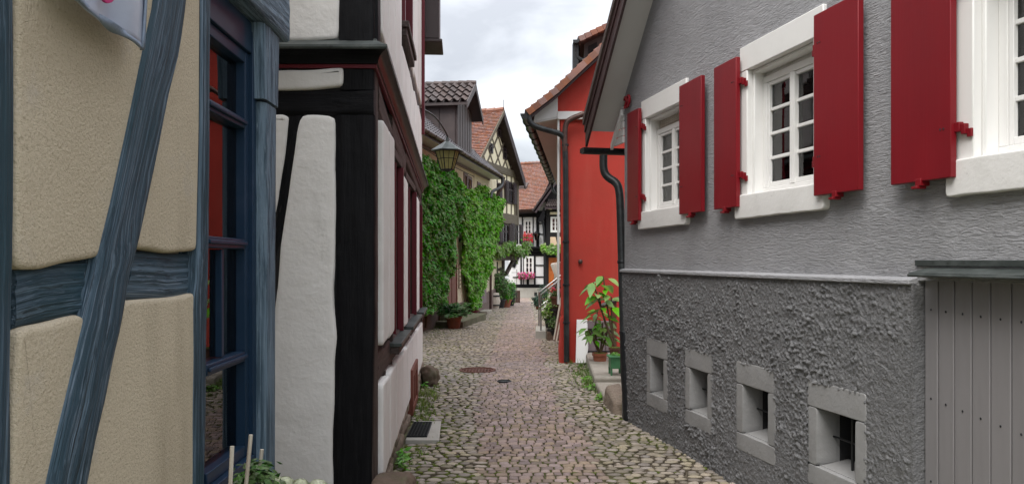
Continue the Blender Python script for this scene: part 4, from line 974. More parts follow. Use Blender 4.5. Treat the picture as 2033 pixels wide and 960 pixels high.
m = MB(); pts = [P7(1198, 308, 7.86), P7(1198, 338, 7.86), P7(1206, 352, 7.84), P7(1224, 362, 7.8), P7(1230, 378, 7.78), P7(1232, 420, 7.76), P7(1237, 600, 7.68), P7(1240, 740, 7.60), P7(1247, 832, 7.56)]
tube(m, smoothpath(pts[:6], 2)+pts[6:], .042, 14); gd = m.build('downpipe', 'zinc', gh)
for a in ((1235, 520), (1239, 660)): m = MB(); p_ = P7(*a, 7.72 if a[1] < 600 else 7.64); lathe(m, p_-Vector((0, 0, .015)), [(.046, 0), (.05, .005), (.05, .03), (.046, .035)], 14); m.build('pipe_collar', 'iron', gd)
m = MB(); p0, p1 = P7(1241, 660, 7.62), P7(1248, 834, 7.54); tube(m, [p0, p1], .055, 14); m.build('pipe_foot', 'iron', gd)

# ---------------------------------------------------------------- red house
rh = root('red_house', (1.5, 12, 0), 'brick red rendered house with tiled verge and dormer beyond the grey gable', 'house')
xl = RD.u(1113); xw = RD.u(1107)
m = MB()
rr_ = [(1046, 222), (1100, 180), (1150, 133), (1235, 55), (1330, -40)]
zf = lambda px, py: RD.P(px, py, .25)
pl_ = [zf(*p) for p in rr_]    # roof line (x,z) in verge plane
def rz_(x):
    for (a, b), (c, d) in zip(pl_, pl_[1:]):
        if x <= c: return b+(d-b)*(x-a)/(c-a)
    return b+(d-b)*(x-a)/(c-a)
zj = RD.P(1107, 237)[1]
wallout = [(xl, -.1), (5.5, -.1), (5.5, zj), (xl, zj)]
wallsolid(m, RD, wallout, [], 9.5); 
up = [(xw, zj), (5.5, zj), (5.5, 8.0), (3.4, 8.0)]+[(x, rz_(x)-.13) for x in (2.8, 1.95, 1.2)]+[(xw, rz_(xw)-.1)]
m2 = MB(); wallsolid(m2, RD, up, [], 9.5, off=.03)
# skew the street side: shift back vertices along RS
def skew(mb):
    mb.v = [(x+(.097*(y-12) if y > 12.5 and x < 3 else 0), y, z) for x, y, z in mb.v]
skew(m); skew(m2)
m.build('wall', 'redwall', rh, smooth=0); m2.build('upper_wall', 'redwall', rh, smooth=0)
m = MB(); pbox(m, RD, xw-.003, 5.4, zj-.005, RD.P(1107, 222)[1], -.01, .05); m.build('white_band', 'whitepaint', rh, bevel=.004)
m = MB(); pbox(m, RD, xw-.002, xw+.03, .9, zj-.006, -.1, .01); m.build('corner_strip', 'whitepaint', rh, bevel=.004)
m = MB(); slab(m, RD, [(xl-.03, -.1), (xl+.12, -.1), (xl+.12, .75), (xl+.0, .70)], -.2, .03, r=.02); m.build('wall_foot', 'redwall', rh)
# white fascia triangle and soffit
x0 = pl_[0][0]+.08
m = MB(); tri = [(x0+.03, rz_(x0)-.17), (xw, RD.P(1107, 232)[1]), (xw, rz_(xw)-.12), (x0+.05, rz_(x0+.05)-.10)]
slab(m, RD, tri, -.02, .035, r=.003, wob=0, rnd=False); m.build('fascia', 'whitepaint', rh)
m = MB(); za, zb_ = rz_(x0)-.17, RD.P(1107, 232)[1]-.0
q = [Vector((x0+.03, 11.97, za)), Vector((xw, 11.97, zb_-.002)), Vector((xw+.94, 21.7, zb_-.002)), Vector((x0+.97, 21.7, za))]; hexa(m, q+[v+Vector((0, 0, -.03)) for v in q]); m.build('soffit', 'soffit', rh)
# roof skin following the verge polyline
m = MB()
for (a, b), (c, d) in zip(pl_, pl_[1:]):
    q = [Vector((a, 11.77, b-.10)), Vector((c, 11.77, d-.10)), Vector((c+.97, 21.8, d-.10)), Vector((a+.97, 21.8, b-.10))]; hexa(m, q+[v+Vector((0, 0, .06)) for v in q])
m.build('roof', 'tile_brown', rh)
m = MB()
for (a, b), (c, d) in zip(pl_, pl_[1:]):
    vs = [RD.W(a, b-.15, .235), RD.W(c, d-.15, .235), RD.W(c, d-.05, .235), RD.W(a, b-.05, .235), RD.W(a, b-.15, .262), RD.W(c, d-.15, .262), RD.W(c, d-.05, .262), RD.W(a, b-.05, .262)]; hexa(m, vs)
m.build('verge_board', 'barge', rh)
# verge tiles one by one
L_ = 0; pts = [Vector((x, 0, z)) for x, z in pl_]; tot = sum((b-a).length for a, b in zip(pts, pts[1:])); tl = .118; t = 0
def along(s):
    for a, b in zip(pts, pts[1:]):
        l = (b-a).length
        if s <= l: return a.lerp(b, s/l), (b-a).normalized()
        s -= l
    return b, (b-a).normalized()
def tilegeo(m, c, t, y0, y1, l, th=.03, skewx=0):
    nrm = Vector((-t.z, 0, t.x)); a = c-t*.01; b = c+t*(l*.98)
    vs = []
    for y_ in (y0, y1):
        sx = Vector((.097*(y_-12) if y_ > 12.3 else 0, y_, 0))
        vs += [a+nrm*.012+sx, b-nrm*.012+sx, b+nrm*(th-.012)+sx, a+nrm*(th+.012)+sx]
    hexa(m, [vs[0], vs[1], vs[2], vs[3], vs[4], vs[5], vs[6], vs[7]])
while t < tot-tl:
    c, d = along(t); m = MB(); tilegeo(m, c, d, 11.70, 11.95, tl); nrm = Vector((-d.z, 0, d.x))
    a = c-nrm*.075; vs = [a-d*.008, a+d*tl*.97, a+d*tl*.97+nrm*.1, a-d*.008+nrm*.1]; ys_ = Vector((0, 1, 0)); vs = [v+ys_*11.69 for v in vs]+[v+ys_*11.705 for v in vs]; hexa(m, vs)
    m.build('verge_tile', 'tile_red', rh, bevel=.004); t += tl
m = MB(); t = 0
while t < tot-.3:
    c, d = along(t)
    for k in range(36): y0 = 11.96+k*.272; tilegeo(m, c, d, y0+.004, y0+.268, .24)
    t += .24
o = m.build('roof_tiles', 'tile_red', rh); o['kind'] = 'stuff'
# gutter along the eave, swan-neck pipe, straight downpipe with collars; brown pipe from behind the grey roof
def gutter(m, a, b, r_=.075, seg=10):
    a, b = Vector(a), Vector(b); t = (b-a).normalized(); q = t.cross(Vector((0, 0, 1))).normalized(); ring = []
    pr = [(r_*math.cos(math.pi+math.pi*k/seg), r_*math.sin(math.pi+math.pi*k/seg)) for k in range(seg+1)]
    ring = pr+[(x*.9, z*.9) for x, z in pr][::-1]; n = len(ring); vs = [p+q*x+Vector((0, 0, z)) for p in (a, b) for x, z in ring]
    m.add(vs, [(i, (i+1) % n, n+(i+1) % n, n+i) for i in range(n)]); 
    for p in (a, b): m.add([p+q*x+Vector((0, 0, z)) for x, z in pr], [tuple(range(seg+1))])
    L2 = (b-a).length; k = .6
    while k < L2:
        p = a+t*k; vs = [p+q*x*1.06+Vector((0, 0, z*1.06)) for x, z in pr]; tube(m, vs, .008, 4); k += .7
ga = Vector((pl_[0][0]-.02, 11.72, pl_[0][1]-.03)); m = MB(); gutter(m, ga, ga+Vector((.955, 10.1, -.02)), .085); m.build('gutter', 'zinc', rh)
A = lambda px, py, Y_=11.9: at(px, py, Y_)
m = MB(); tube(m, smoothpath([A(1050, 222, 11.75), A(1050, 238, 11.75), A(1058, 250, 11.75), A(1085, 258, 11.78), A(1112, 265, 11.85), A(1121, 275, 11.88), A(1122, 300, 11.88), A(1123, 330, 11.88)], 2)+[A(1125, 718, 11.88)], .045, 12); dp = m.build('downpipe', 'zinc', rh)
for y_ in (288, 480, 565, 640): m = MB(); p_ = A(1122+(y_-270)*.007, y_, 11.88); lathe(m, p_-Vector((0, 0, .02)), [(.047, 0), (.055, .005), (.055, .035), (.047, .04)], 12); m.build('pipe_collar', 'iron', dp)
m = MB(); tube(m, smoothpath([A(1122, 300, 11.87), A(1121, 262, 11.86), A(1124, 243, 11.86), A(1135, 235, 11.86), A(1160, 226, 11.84), A(1200, 207, 11.8)], 2)+[A(1260, 180, 11.8)], .042, 12); m.build('branch_pipe', 'rustpipe', rh)
m = MB(); e1 = ga+Vector((.93, 9.8, -.02)); tube(m, smoothpath([e1, e1+Vector((0, 0, -.25)), e1+Vector((.12, -.1, -.42)), e1+Vector((.3, -.1, -.46))], 2), .04, 8); m.build('downpipe', 'zinc', rh)
# small second gutter step, wall knob
m = MB(); c = RD.W(RD.u(1152), RD.P(1152, 519)[1], .03); rock(m, c, (.035, .03, .035), 2, 3, .05); m.build('wall_knob', 'rustpipe', rh, smooth=80)
# dormer on the red roof
m = MB(); D0 = 13.6; z_ = lambda px, py: at(px, py, D0)
q = [z_(1165, 100), z_(1400, -110), z_(1400, 20), z_(1165, 145)]
vs = [z_(1160, 150), z_(1330, 150), z_(1330, -20), z_(1160, 84)]; hexa(m, vs+[v+Vector((.2, 2.6, 0)) for v in vs]); m.build('dormer', 'slatewood', rh)
m = MB(); vs = [z_(1168, 138), z_(1185, 122), z_(1185, 84), z_(1168, 92)]; vs = [v-Vector((0, .02, 0)) for v in vs]; hexa(m, vs+[v+Vector((0, .05, 0)) for v in vs]); m.build('dormer_opening', 'dim', rh)
pa, pb = z_(1146, 84)-Vector((0, .25, 0)), z_(1300, 10)-Vector((0, .25, 0)); d = (pb-pa).normalized(); m = MB(); q = [pa, pb, pb+Vector((.28, 3.0, 0)), pa+Vector((.28, 3.0, 0))]; nrm = Vector((-d.z, 0, d.x)); hexa(m, [v-nrm*.07 for v in q]+[v-nrm*.0 for v in q]); m.build('dormer_roof', 'barge', rh)
k = 0
while k*.118 < (pb-pa).length-.118:
    m = MB(); a = pa+d*k*.118; vs = [a-nrm*.07, a+d*.114-nrm*.075, a+d*.114+nrm*.015, a+nrm*.03]; vs = [v-Vector((0, .03, 0)) for v in vs]; hexa(m, vs+[v+Vector((0, .28, 0)) for v in vs]); m.build('verge_tile', 'tile_red', rh, bevel=.004); k += 1
m = MB(); g0 = pa+Vector((-.04, -.02, -.03)); gutter(m, g0, g0+Vector((.26, 2.8, 0)), .06); tube(m, smoothpath([g0+Vector((0, .15, -.05)), g0+Vector((0, .15, -.25)), g0+Vector((.1, .12, -.33)), g0+Vector((.36, .05, -.45))], 2), .035, 8); pbox(m, RD, g0.x-.05, g0.x+.05, g0.z-.5, g0.z-.02, -1.6, -1.45); m.build('dormer_gutter', 'zinc', rh)
# ---------------------------------------------------------------- roofs helper
def tileroof(name, parent, A_, B_, C_, D_, rows, cols, mt, th=.03, lift=.02, scurve=False, single=False):
    """A,B eave left/right, C,D ridge right/left (world points); overlapping tiles"""
    A_, B_, C_, D_ = map(Vector, (A_, B_, C_, D_)); nrm = (B_-A_).cross(D_-A_).normalized()
    if nrm.z < 0: nrm = -nrm
    big = MB()
    for r_ in range(rows):
        t0, t1 = r_/rows, (r_+1.12)/rows
        l0, l1, q0, q1 = A_.lerp(D_, t0), A_.lerp(D_, t1), B_.lerp(C_, t0), B_.lerp(C_, t1); off = .5 if r_ % 2 and not scurve else 0
        for c in range(-1 if off else 0, cols):
            s0, s1 = max(0, (c+off)/cols), min(1, (c+1+off)/cols)
            if s1-s0 < .2/cols: continue
            e = (s1-s0)*.03; s0 += e; s1 -= e
            m = MB() if single else big; j = random.uniform(-.15, .15)*lift
            if scurve:
                n = 6; vs = []
                for (a, b, h) in ((l0, q0, lift+j), (l1, q1, .0)):
                    for k in range(n+1):
                        f = k/n; w = a.lerp(b, s0+(s1-s0)*f)+nrm*(h+th*1.6*(.5+.5*math.sin(f*2*math.pi-1.2))); vs.append(w)
                vs += [v-nrm*.02 for v in vs[:n+1]]
                fs = [(k, k+1, n+2+k, n+1+k) for k in range(n)]+[(2*n+2+k, 2*n+3+k, k+1, k) for k in range(n)]
                p = vs; nn = (p[1]-p[0]).cross(p[n+2]-p[0])
                if nn.dot(nrm) < 0: fs = [f[::-1] for f in fs]
                m.add(vs, fs)
            else:
                a, b, c_, d_ = l0.lerp(q0, s0), l0.lerp(q0, s1), l1.lerp(q1, s1), l1.lerp(q1, s0)
                v0 = [a+nrm*(lift+j), b+nrm*(lift+j), c_, d_]; hexa(m, [v-nrm*th*.3 for v in v0]+[v0[0]+nrm*th, v0[1]+nrm*th, v0[2]+nrm*th*.5, v0[3]+nrm*th*.5], 0, random.random())
            if single: m.build('roof_tile', mt, parent)
    if not single:
        o = big.build(name, mt, parent, smooth=30); o['kind'] = 'stuff'
# ---------------------------------------------------------------- ivy house
ih = root('ivy_house', (-2.5, 20, -.1), 'cream plastered house overgrown with creeper on the left of the street', 'house')
def iu(px, off=0): return IV.u(px, off)
uD0, uD1 = iu(885), iu(904); uE0, uE1 = iu(945), iu(963)
zE = 4.55
def ze(u): return 4.37+.0245*(u-16.2)
u0_, u1_ = 13.5, iu(986)
z0w = [-.4]
holes = [(iu(921), iu(926), 3.72, 4.25), (iu(928), iu(935), 3.62, 4.22), (iu(948), iu(953), 3.7, 4.2)]
m = MB(); wallsolid(m, IV, [(u0_, -.45), (u1_, -.45), (u1_, ze(u1_)+.05), (u0_, ze(u0_)+.05)], holes, 5, rv=.1); m.build('wall', ['ivorywall', 'dim'], ih, smooth=0)
for h in holes:
    window(IV, h[0]+.01, h[1]-.01, h[2]+.01, h[3]-.01, -.04, 1, 2, ih, fm='brownt', fr=.06, mun=.03)
    m = MB(); b_ = .09
    for a, b, c, d in ((h[0]-b_, h[0], h[2], h[3]), (h[1], h[1]+b_, h[2], h[3]), (h[0]-b_, h[1]+b_, h[3], h[3]+.1), (h[0]-b_, h[1]+b_, h[2]-.09, h[2])): pbox(m, IV, a, b, c, d, -.02, .03)
    m.build('window_surround', 'mauve', ih, bevel=.005)
m = MB(); vs = [IV.W(u0_, -.4, 0), IV.W(uD0-.5, -.4, 0), IV.W(uD0-.5, .42, 0), IV.W(u0_, .50, 0)]; n3 = Vector((IV.n.x, IV.n.y, 0)); hexa(m, vs+[v+n3*.05 for v in vs])
vs = [IV.W(uD1+.2, -.4, 0), IV.W(u1_, -.5, 0), IV.W(u1_, .48, 0), IV.W(uD1+.2, .30, 0)]; hexa(m, vs+[v+n3*.05 for v in vs]); m.build('plinth', 'plinthbrown', ih, bevel=.01)
# door and boarded door
m = MB(); zd = IV.P(900, 480)[1]
pbox(m, IV, uD0, uD1, .0, 1.80, -.02, .03); dr = m.build('door', 'door_red', ih, bevel=.006)
m = MB()
for a, b in ((uD0-.10, uD0), (uD1, uD1+.10)): pbox(m, IV, a, b, -.05, 1.88, -.02, .05)
m.build('door_frame', 'door_red', dr, bevel=.006)
m = MB(); pbox(m, IV, (uD0+uD1)/2-.02, (uD0+uD1)/2+.02, .05, 1.78, .03, .045); pbox(m, IV, uD0+.15, (uD0+uD1)/2-.1, .2, 1.0, .03, .04); pbox(m, IV, uD0+.15, (uD0+uD1)/2-.1, 1.1, 1.7, .03, .04); m.build('door_moulding', 'door_red', dr, bevel=.004)
m = MB(); pbox(m, IV, uE0, uE1, .05, 1.0, -.02, .035); e_ = m.build('shutter_door', 'mauve', ih, bevel=.006)
for k in range(3):
    m = MB(); w_ = (uE1-uE0)/3; pbox(m, IV, uE0+k*w_+.01, uE0+(k+1)*w_-.01, .06, .99, .035, .055); m.build('board', 'mauve', e_, bevel=.004)
# plaque with rows of little plates
us = iu(911.5); m = MB(); pbox(m, IV, us-.14, us+.14, IV.P(911, 572)[1], IV.P(911, 524)[1], 0, .03); sg_ = m.build('plaque', 'stone', ih, bevel=.004); zq0, zq1 = IV.P(911, 572)[1], IV.P(911, 524)[1]
for k in range(6):
    a = zq0+(zq1-zq0)*(k+.12)/6; m = MB(); pbox(m, IV, us-.10, us+.10, a, a+(zq1-zq0)/6*.72, .03, .042); m.build('plate', 'ivorywall', sg_)
m = MB(); pbox(m, IV, us-.04, us+.04, IV.P(911, 480)[1], IV.P(911, 474)[1], 0, .06); m.build('bell_box', 'iron', ih)
# eaves, roof, gutter
eo = .5; ue0, ue1 = 13.4, iu(998, .5)
rid = 3.7; pt = lambda u, r_: IV.W(u, ze(u)+.04+r_*.9, eo-r_)
m = MB(); a, b = IV.W(ue0, ze(ue0), eo), IV.W(ue1, ze(ue1), eo); c, d = IV.W(ue1, ze(ue1)+.03, -.02), IV.W(ue0, ze(ue0)+.03, -.02); hexa(m, [a, b, c, d]+[v+Vector((0, 0, -.04)) for v in (a, b, c, d)]); m.build('soffit', 'soffit', ih)
m = MB(); hexa(m, [IV.W(ue0, ze(ue0)-.1, .02), IV.W(ue1-.2, ze(ue1)-.1, .02), IV.W(ue1-.2, ze(ue1)-.041, .02), IV.W(ue0, ze(ue0)-.041, .02), IV.W(ue0, ze(ue0)-.1, .06), IV.W(ue1-.2, ze(ue1)-.1, .06), IV.W(ue1-.2, ze(ue1)-.041, .06), IV.W(ue0, ze(ue0)-.041, .06)]); m.build('eaves_moulding', 'mauve', ih)

tileroof('roof_tiles', ih, pt(ue0, 0), pt(ue1, 0), pt(ue1, rid), pt(ue0, rid), 19, 62, 'tile_dark', lift=.03, scurve=True)
m = MB(); q = [pt(ue0, 0), pt(ue1, 0), pt(ue1, rid), pt(ue0, rid)]; hexa(m, [v-Vector((0, 0, .02)) for v in q]+[v-Vector((0, 0, .1)) for v in q]); q2 = [pt(ue0, rid), pt(ue1, rid), IV.W(ue1, zE, -8), IV.W(ue0, zE, -8)]; hexa(m, [v for v in q2]+[v-Vector((0, 0, .1)) for v in q2])
m.add([IV.W(ue1-.05, ze(ue1), eo-.05), IV.W(ue1-.05, ze(ue1)+.9*rid, eo-rid), IV.W(ue1-.05, zE, -7.9)], [(0, 1, 2)]); m.build('roof', 'slatewood', ih)
m = MB(); gutter(m, IV.W(ue0, ze(ue0)+.05, eo+.05), IV.W(ue1, ze(ue1)+.04, eo+.05), .055); m.build('gutter', 'rustpipe', ih)
m = MB(); eg = IV.W(ue1-.1, ze(ue1), eo+.05); wq = IV.W(iu(972, .08), 2.0, .08); uq = iu(973, .07)
tube(m, smoothpath([eg, eg+Vector((0, 0, -.3)), IV.W(ue1-.25, zE-.5, eo-.2), IV.W(uq+.1, zE-.75, .12), IV.W(uq, zE-1.1, .09)], 2)+[IV.W(uq, -.28, .09)], .05, 10); m.build('downpipe', 'rustpipe', ih)
m = MB(); tube(m, smoothpath([at(997, 352, 28), at(998, 366, 28), at(990, 374, 27.6), at(976, 380, 27.2), at(974, 392, 27)], 2), .055, 8); m.build('pipe_elbow', 'zinc', ih)
# wires and stay along the eave
m = MB(); tube(m, [IV.W(14.5, zE-.35, .3), IV.W(20, zE-.42, .3), IV.W(24, zE-.33, .3)], .012, 4); tube(m, [IV.W(16.5, zE-.1, .4), IV.W(16.9, zE-.6, .02)], .02, 5); m.build('cable', 'iron', ih)
# dormer
dm_o = .2; d0, d1 = IV.u(905, dm_o), IV.u(934, dm_o); zd0, zd1 = 4.60, 6.15; dep = 2.4; um_ = (d0+d1)/2; zrg = 6.82
m = MB(); vs = [IV.W(d0, zd0, dm_o), IV.W(d1, zd0, dm_o), IV.W(d1, zd1, dm_o), IV.W(d0, zd1, dm_o), IV.W(d0, zd0, dm_o-dep), IV.W(d1, zd0, dm_o-dep), IV.W(d1, zd1, dm_o-dep), IV.W(d0, zd1, dm_o-dep)]; hexa(m, vs)
m.add([IV.W(d0, zd1, dm_o), IV.W(d1, zd1, dm_o), IV.W(um_, zrg-.05, dm_o), IV.W(d0, zd1, dm_o-dep), IV.W(d1, zd1, dm_o-dep), IV.W(um_, zrg-.05, dm_o-dep)], [(0, 1, 2), (3, 5, 4), (0, 2, 5, 3), (1, 4, 5, 2)])
dmo = m.build('dormer', 'slatewood', ih)
for k in range(5):
    m = MB(); o_ = dm_o-.02-k*.46; vs = [IV.W(d0-.03, zd0+.1+k*.42, o_), IV.W(d0, zd0+.1+k*.42, o_), IV.W(d0, zd1, o_), IV.W(d0-.03, zd1, o_)]
    n3 = Vector((IV.n.x, IV.n.y, 0)); hexa(m, vs+[v-n3*.44 for v in vs]); m.build('cladding_panel', 'slatewood', dmo, bevel=.004)
for k in range(6):
    w_ = (d1-d0)/6; m = MB(); pbox(m, IV, d0+k*w_+.02, d0+(k+1)*w_-.05, zd0+.02, zd1+.05, dm_o, dm_o+.05); m.build('board', 'slatewood', dmo, bevel=.004)
ea, eb = dm_o+.35, dm_o-dep
sl_ = (zrg-zd1)/((d1-d0)/2); ov_ = .22
for sgn_, ue_ in ((-1, d0-ov_), (1, d1+ov_)):
    ze_ = zrg-sl_*abs(ue_-um_)
    A_, B_ = (IV.W(ue_, ze_, eb), IV.W(ue_, ze_, ea)); C_, D_ = IV.W(um_, zrg, ea), IV.W(um_, zrg, eb)
    m = MB(); hexa(m, [A_, B_, C_, D_]+[v-Vector((0, 0, .07)) for v in (A_, B_, C_, D_)]); m.build('dormer_roof', 'slatewood', dmo)
    if sgn_ < 0: tileroof('tile', dmo, A_, B_, C_, D_, 4, 12, 'tile_brown', lift=.06, th=.05, scurve=True, single=True)
    else: tileroof('dormer_tiles', dmo, B_, A_, D_, C_, 4, 13, 'tile_brown', lift=.05, th=.05, scurve=True)
    m = MB(); hexa(m, [B_+Vector((0, 0, .03)), C_+Vector((0, 0, .05)), C_-Vector((0, 0, .16)), B_-Vector((0, 0, .16))]+[v+n3*.03 for v in (B_+Vector((0, 0, .03)), C_+Vector((0, 0, .05)), C_-Vector((0, 0, .16)), B_-Vector((0, 0, .16)))]); m.build('barge_board', 'slatewood', dmo)
m = MB()
for k in range(11):
    a = IV.W(um_, zrg+.06, eb+(ea-eb)*k/11); b = IV.W(um_, zrg+.05, eb+(ea-eb)*(k+1)/11+.03); tube(m, [a, b], [.08, .07], 8)
m.build('ridge_tiles', 'tile_brown', dmo)
# ---------------------------------------------------------------- creepers
def creeper(label, poly, n, mt, depth, s, base, stempts, name='climbing_ivy', seed=0, stray=()):
    o = root(name, base, label, 'climbing plant'); xs_ = [p[0] for p in poly]; ys_ = [p[1] for p in poly]; m = MB(); k = 0; UP = Vector((0, 0, 1)); n3 = Vector((IV.n.x, IV.n.y, 0)); d3 = Vector((IV.d.x, IV.d.y, 0))
    uz = pxpoly(IV, poly, .15); us_ = [p[0] for p in uz]; zs_ = [p[1] for p in uz]; ulo, uhi, zlo, zhi = min(us_), max(us_), min(zs_), max(zs_)
    while k < n:
        u, z = random.uniform(ulo, uhi), random.uniform(zlo, zhi); e = .12*noise.noise(Vector((u*3, z*3, seed)))
        if not inpoly(u+e, z+e, uz): continue
        L1 = noise.noise(Vector((u*1.1, z*.9, seed+3))); L2 = noise.noise(Vector((u*3.2, z*2.6, seed+5))); L3 = noise.noise(Vector((u*7, z*6, seed+8)))
        if L3 < -.55: continue
        h = depth*(.5+.55*L1+.6*L2+.3*L3); h = max(.04, h)*random.uniform(.75, 1.04); p = IV.W(u, z, .04+h)
        g = Vector((noise.noise(Vector((u*3.2+.3, z*2.6, seed+5)))-L2, noise.noise(Vector((u*3.2, z*2.6+.3, seed+5)))-L2))
        nn = n3*.9-d3*g.x*2.4+UP*(.75-g.y*2.2)+rv(.35)
        leafgeo(m, p, nn, -UP*.7+rv(.7), s*random.uniform(.6, 1.3), .95, rn=random.random()); k += 1
    m.build('foliage', mt, o, smooth=0)
    m = MB()
    for sp in stempts: tube(m, smoothpath([IV.W(*IV.P(x, y, .08), .08) for x, y in sp], 2), .022, 6)
    m.build('stem', 'stem', o); return o
creeper('dark green creeper covering the cream wall left of the red-brown door', [(790, 285), (838, 307), (858, 315), (882, 333), (900, 342), (914, 360), (917, 385), (911, 420), (908, 450), (901, 500), (896, 530), (888, 560), (884, 580), (876, 600), (862, 612), (845, 618), (790, 640)], 30000, 'ivy_dark', .32, .095, IV.W(20, -.15, .1), [[(845, 650), (848, 600), (860, 500), (850, 380)], [(872, 640), (875, 590), (890, 480), (895, 360)]], seed=1)
creeper('bright green creeper covering the wall right of the red-brown door', [(905, 362), (914, 366), (920, 380), (932, 374), (944, 380), (952, 370), (962, 368), (968, 382), (980, 385), (988, 392), (990, 430), (984, 455), (981, 480), (978, 505), (970, 530), (967, 560), (958, 578), (953, 600), (944, 612), (935, 612), (931, 590), (925, 560), (920, 520), (917, 470), (915, 430)], 27000, 'ivy_light', .34, .10, IV.W(26, -.25, .1), [[(924, 600), (922, 540), (918, 470), (925, 400)], [(936, 645), (940, 600), (948, 500), (950, 400)], [(930, 640), (928, 590), (925, 520), (935, 420)]], seed=9)
# ---------------------------------------------------------------- doorstep things
st_ = root('stone_steps', gp(935, 640), 'two mossy sandstone steps before the red-brown door', 'steps')
def stepbox(m, pts, h, dz=0):
    b = [gp(x, y)+Vector((0, 0, dz)) for x, y in pts]; hexa(m, [v+Vector((0, 0, -.05)) for v in b]+[v+Vector((0, 0, h)) for v in b])
def blk(m, c, u_, v_, z0, z1): # parallelogram from corner c along u_ and v_
    c, u_, v_ = Vector(c), Vector(u_), Vector(v_); q = [c, c+u_, c+u_+v_, c+v_]; hexa(m, [Vector((p.x, p.y, z0)) for p in q]+[Vector((p.x, p.y, z1)) for p in q])
d3 = Vector((IV.d.x, IV.d.y, 0)); n3 = Vector((IV.n.x, IV.n.y, 0)); c = gp(919, 650); e = gp(965, 634); du = (e-c)
m = MB(); blk(m, c, du, -n3*1.15, -.3, c.z+.15); m.build('step', 'greenstep', st_, bevel=.015)
c2 = c+du*.12-n3*.38; m = MB(); blk(m, c2, du*.62, -n3*.9, -.3, c.z+.32); m.build('step', 'greenstep', st_, bevel=.015)
def pot(m, c, r0, r1, h, mi=0):
    lathe(m, c, [(r0, 0), (r1*.97, h*.82), (r1*1.08, h*.83), (r1*1.08, h), (r1*.96, h), (r1*.9, h*.9), (.002, h*.9)], 22, mi)
def potted(name, label, cat, px, py, r0, r1, h, mt, group=None, dz=0):
    c = gp(px, py, dz); o = root(name, c, label, cat, group); m = MB(); pot(m, c, r0, r1, h); m.build('pot', mt, o, smooth=35); m = MB(); lathe(m, c+Vector((0, 0, h*.85)), [(r1*.9, 0), (r1*.9, .02), (.002, .03)], 14); m.build('soil', 'soil', o); return o, c
def frond(m, base, dirv, l, w=.09, n=13, droop=.6):
    d = Vector(dirv).normalized(); p = Vector(base); side = d.cross(Vector((0, 0, 1))).normalized(); path = [p.copy()]
    for k in range(n):
        d = (d+Vector((0, 0, -droop/n*1.4))).normalized(); p = p+d*l/n; path.append(p.copy()); ww = w*math.sin(math.pi*min(1, (k+1.4)/(n+1)))**.8
        for s in (-1, 1): leafgeo(m, p, Vector((0, 0, 1))+d*.2+rv(.12), side*s+d*.5, ww*1.3, .33)
    return path
o, c = potted('potted_fern', 'spreading fern in a round red-brown pot beside the mossy steps', 'potted plant', 901, 651, .15, .20, .30, 'terracotta')
m = MB(); ms = MB()
for k in range(46):
    a = random.random()*6.283; e_ = random.uniform(.7, 2.2); pth = frond(m, c+Vector((random.uniform(-.06, .06), random.uniform(-.06, .06), .3)), (math.cos(a), math.sin(a), e_), random.uniform(.42, .66), .13, 13, .9); tube(ms, pth[::3], .004, 4, cap=False)
m.build('frond', 'fern', o, smooth=0); ms.build('stem', 'stem', o)
o, c = potted('rose_in_trough', 'thin climbing rose rising from a red trough on the steps', 'potted plant', 936, 627, .18, .24, .2, 'redtrim')
m = MB(); 
for k in range(4): tube(m, smoothpath([c+Vector((k*.05-.08, 0, .15)), c+Vector((k*.04-.1, 0, .6))+rv(.05), c+Vector((k*.08-.15, -.05, 1.1))+rv(.06)]), .008, 5)
m.build('stem', 'stem', o); m = MB(); bush(m, c+Vector((0, 0, .85)), (.28, .22, .45), 320, .085, fill=.2); m.build('foliage', 'vine', o, smooth=0)
boulder(902, 0, 1, (.01, .01, .01), 3, 'x') if False else None
m = MB(); p_ = gp(965, 625); blk(m, p_-n3*.25, d3*1.0, n3*.3, -.4, p_.z+.13); tag(m.build('stone_block', 'slab', loc=p_, bevel=.02), 'pale kerb block at the foot of the brown plinth past the steps', 'stone block')

# ---------------------------------------------------------------- cream gabled house
cg = root('gabled_house', (-.5, 31, -.3), 'cream half timbered gabled house with dark shutters and orange tiled roof', 'house')
G = lambda px, py, off=0: GB.P(px, py, off)
uP, zP = G(1000, 226, .35); uR, zR = G(1040, 354, .35); uL = uP-(uR-uP)*1.08; zL = zR
uN = 27.3*1.05-1.6; z1f = 2.0
cor = uR-.12
zj1, zj2 = G(1005, 345)[1], G(1005, 434)[1]; zg = G(1000, 512)[1]
m = MB(); wallsolid(m, GB, [(uL, zg), (cor, zg), (cor, zR-.2), (uP, zP-.4), (uL, zR-.2)], [], 6); m.build('wall', 'cream', cg, smooth=0)
m = MB(); wallsolid(m, GB, [(uL, -.6), (cor-.5, -.6), (cor-.5, zg), (uL, zg)], [], 5, off=-.35); m.build('ground_floor_wall', 'cream', cg, smooth=0)
# side wall towards the far end is closed by the solid's own depth
def tm(a, b, w=.13, o1=.03, mt='greybrown', pl=GB, par=None, o0=-.02):
    m = MB(); sbeam(m, pl, a, b, w, o0, o1); return m.build('timber', mt, par or cg, smooth=40)
def tz(a, b, w=.13, o1=.03, mt='greybrown', o0=-.02):
    m = MB(); sbeam(m, GB, a, b, w, o0, o1, px=False); return m.build('timber', mt, cg, smooth=40)
hh_ = zP-zR
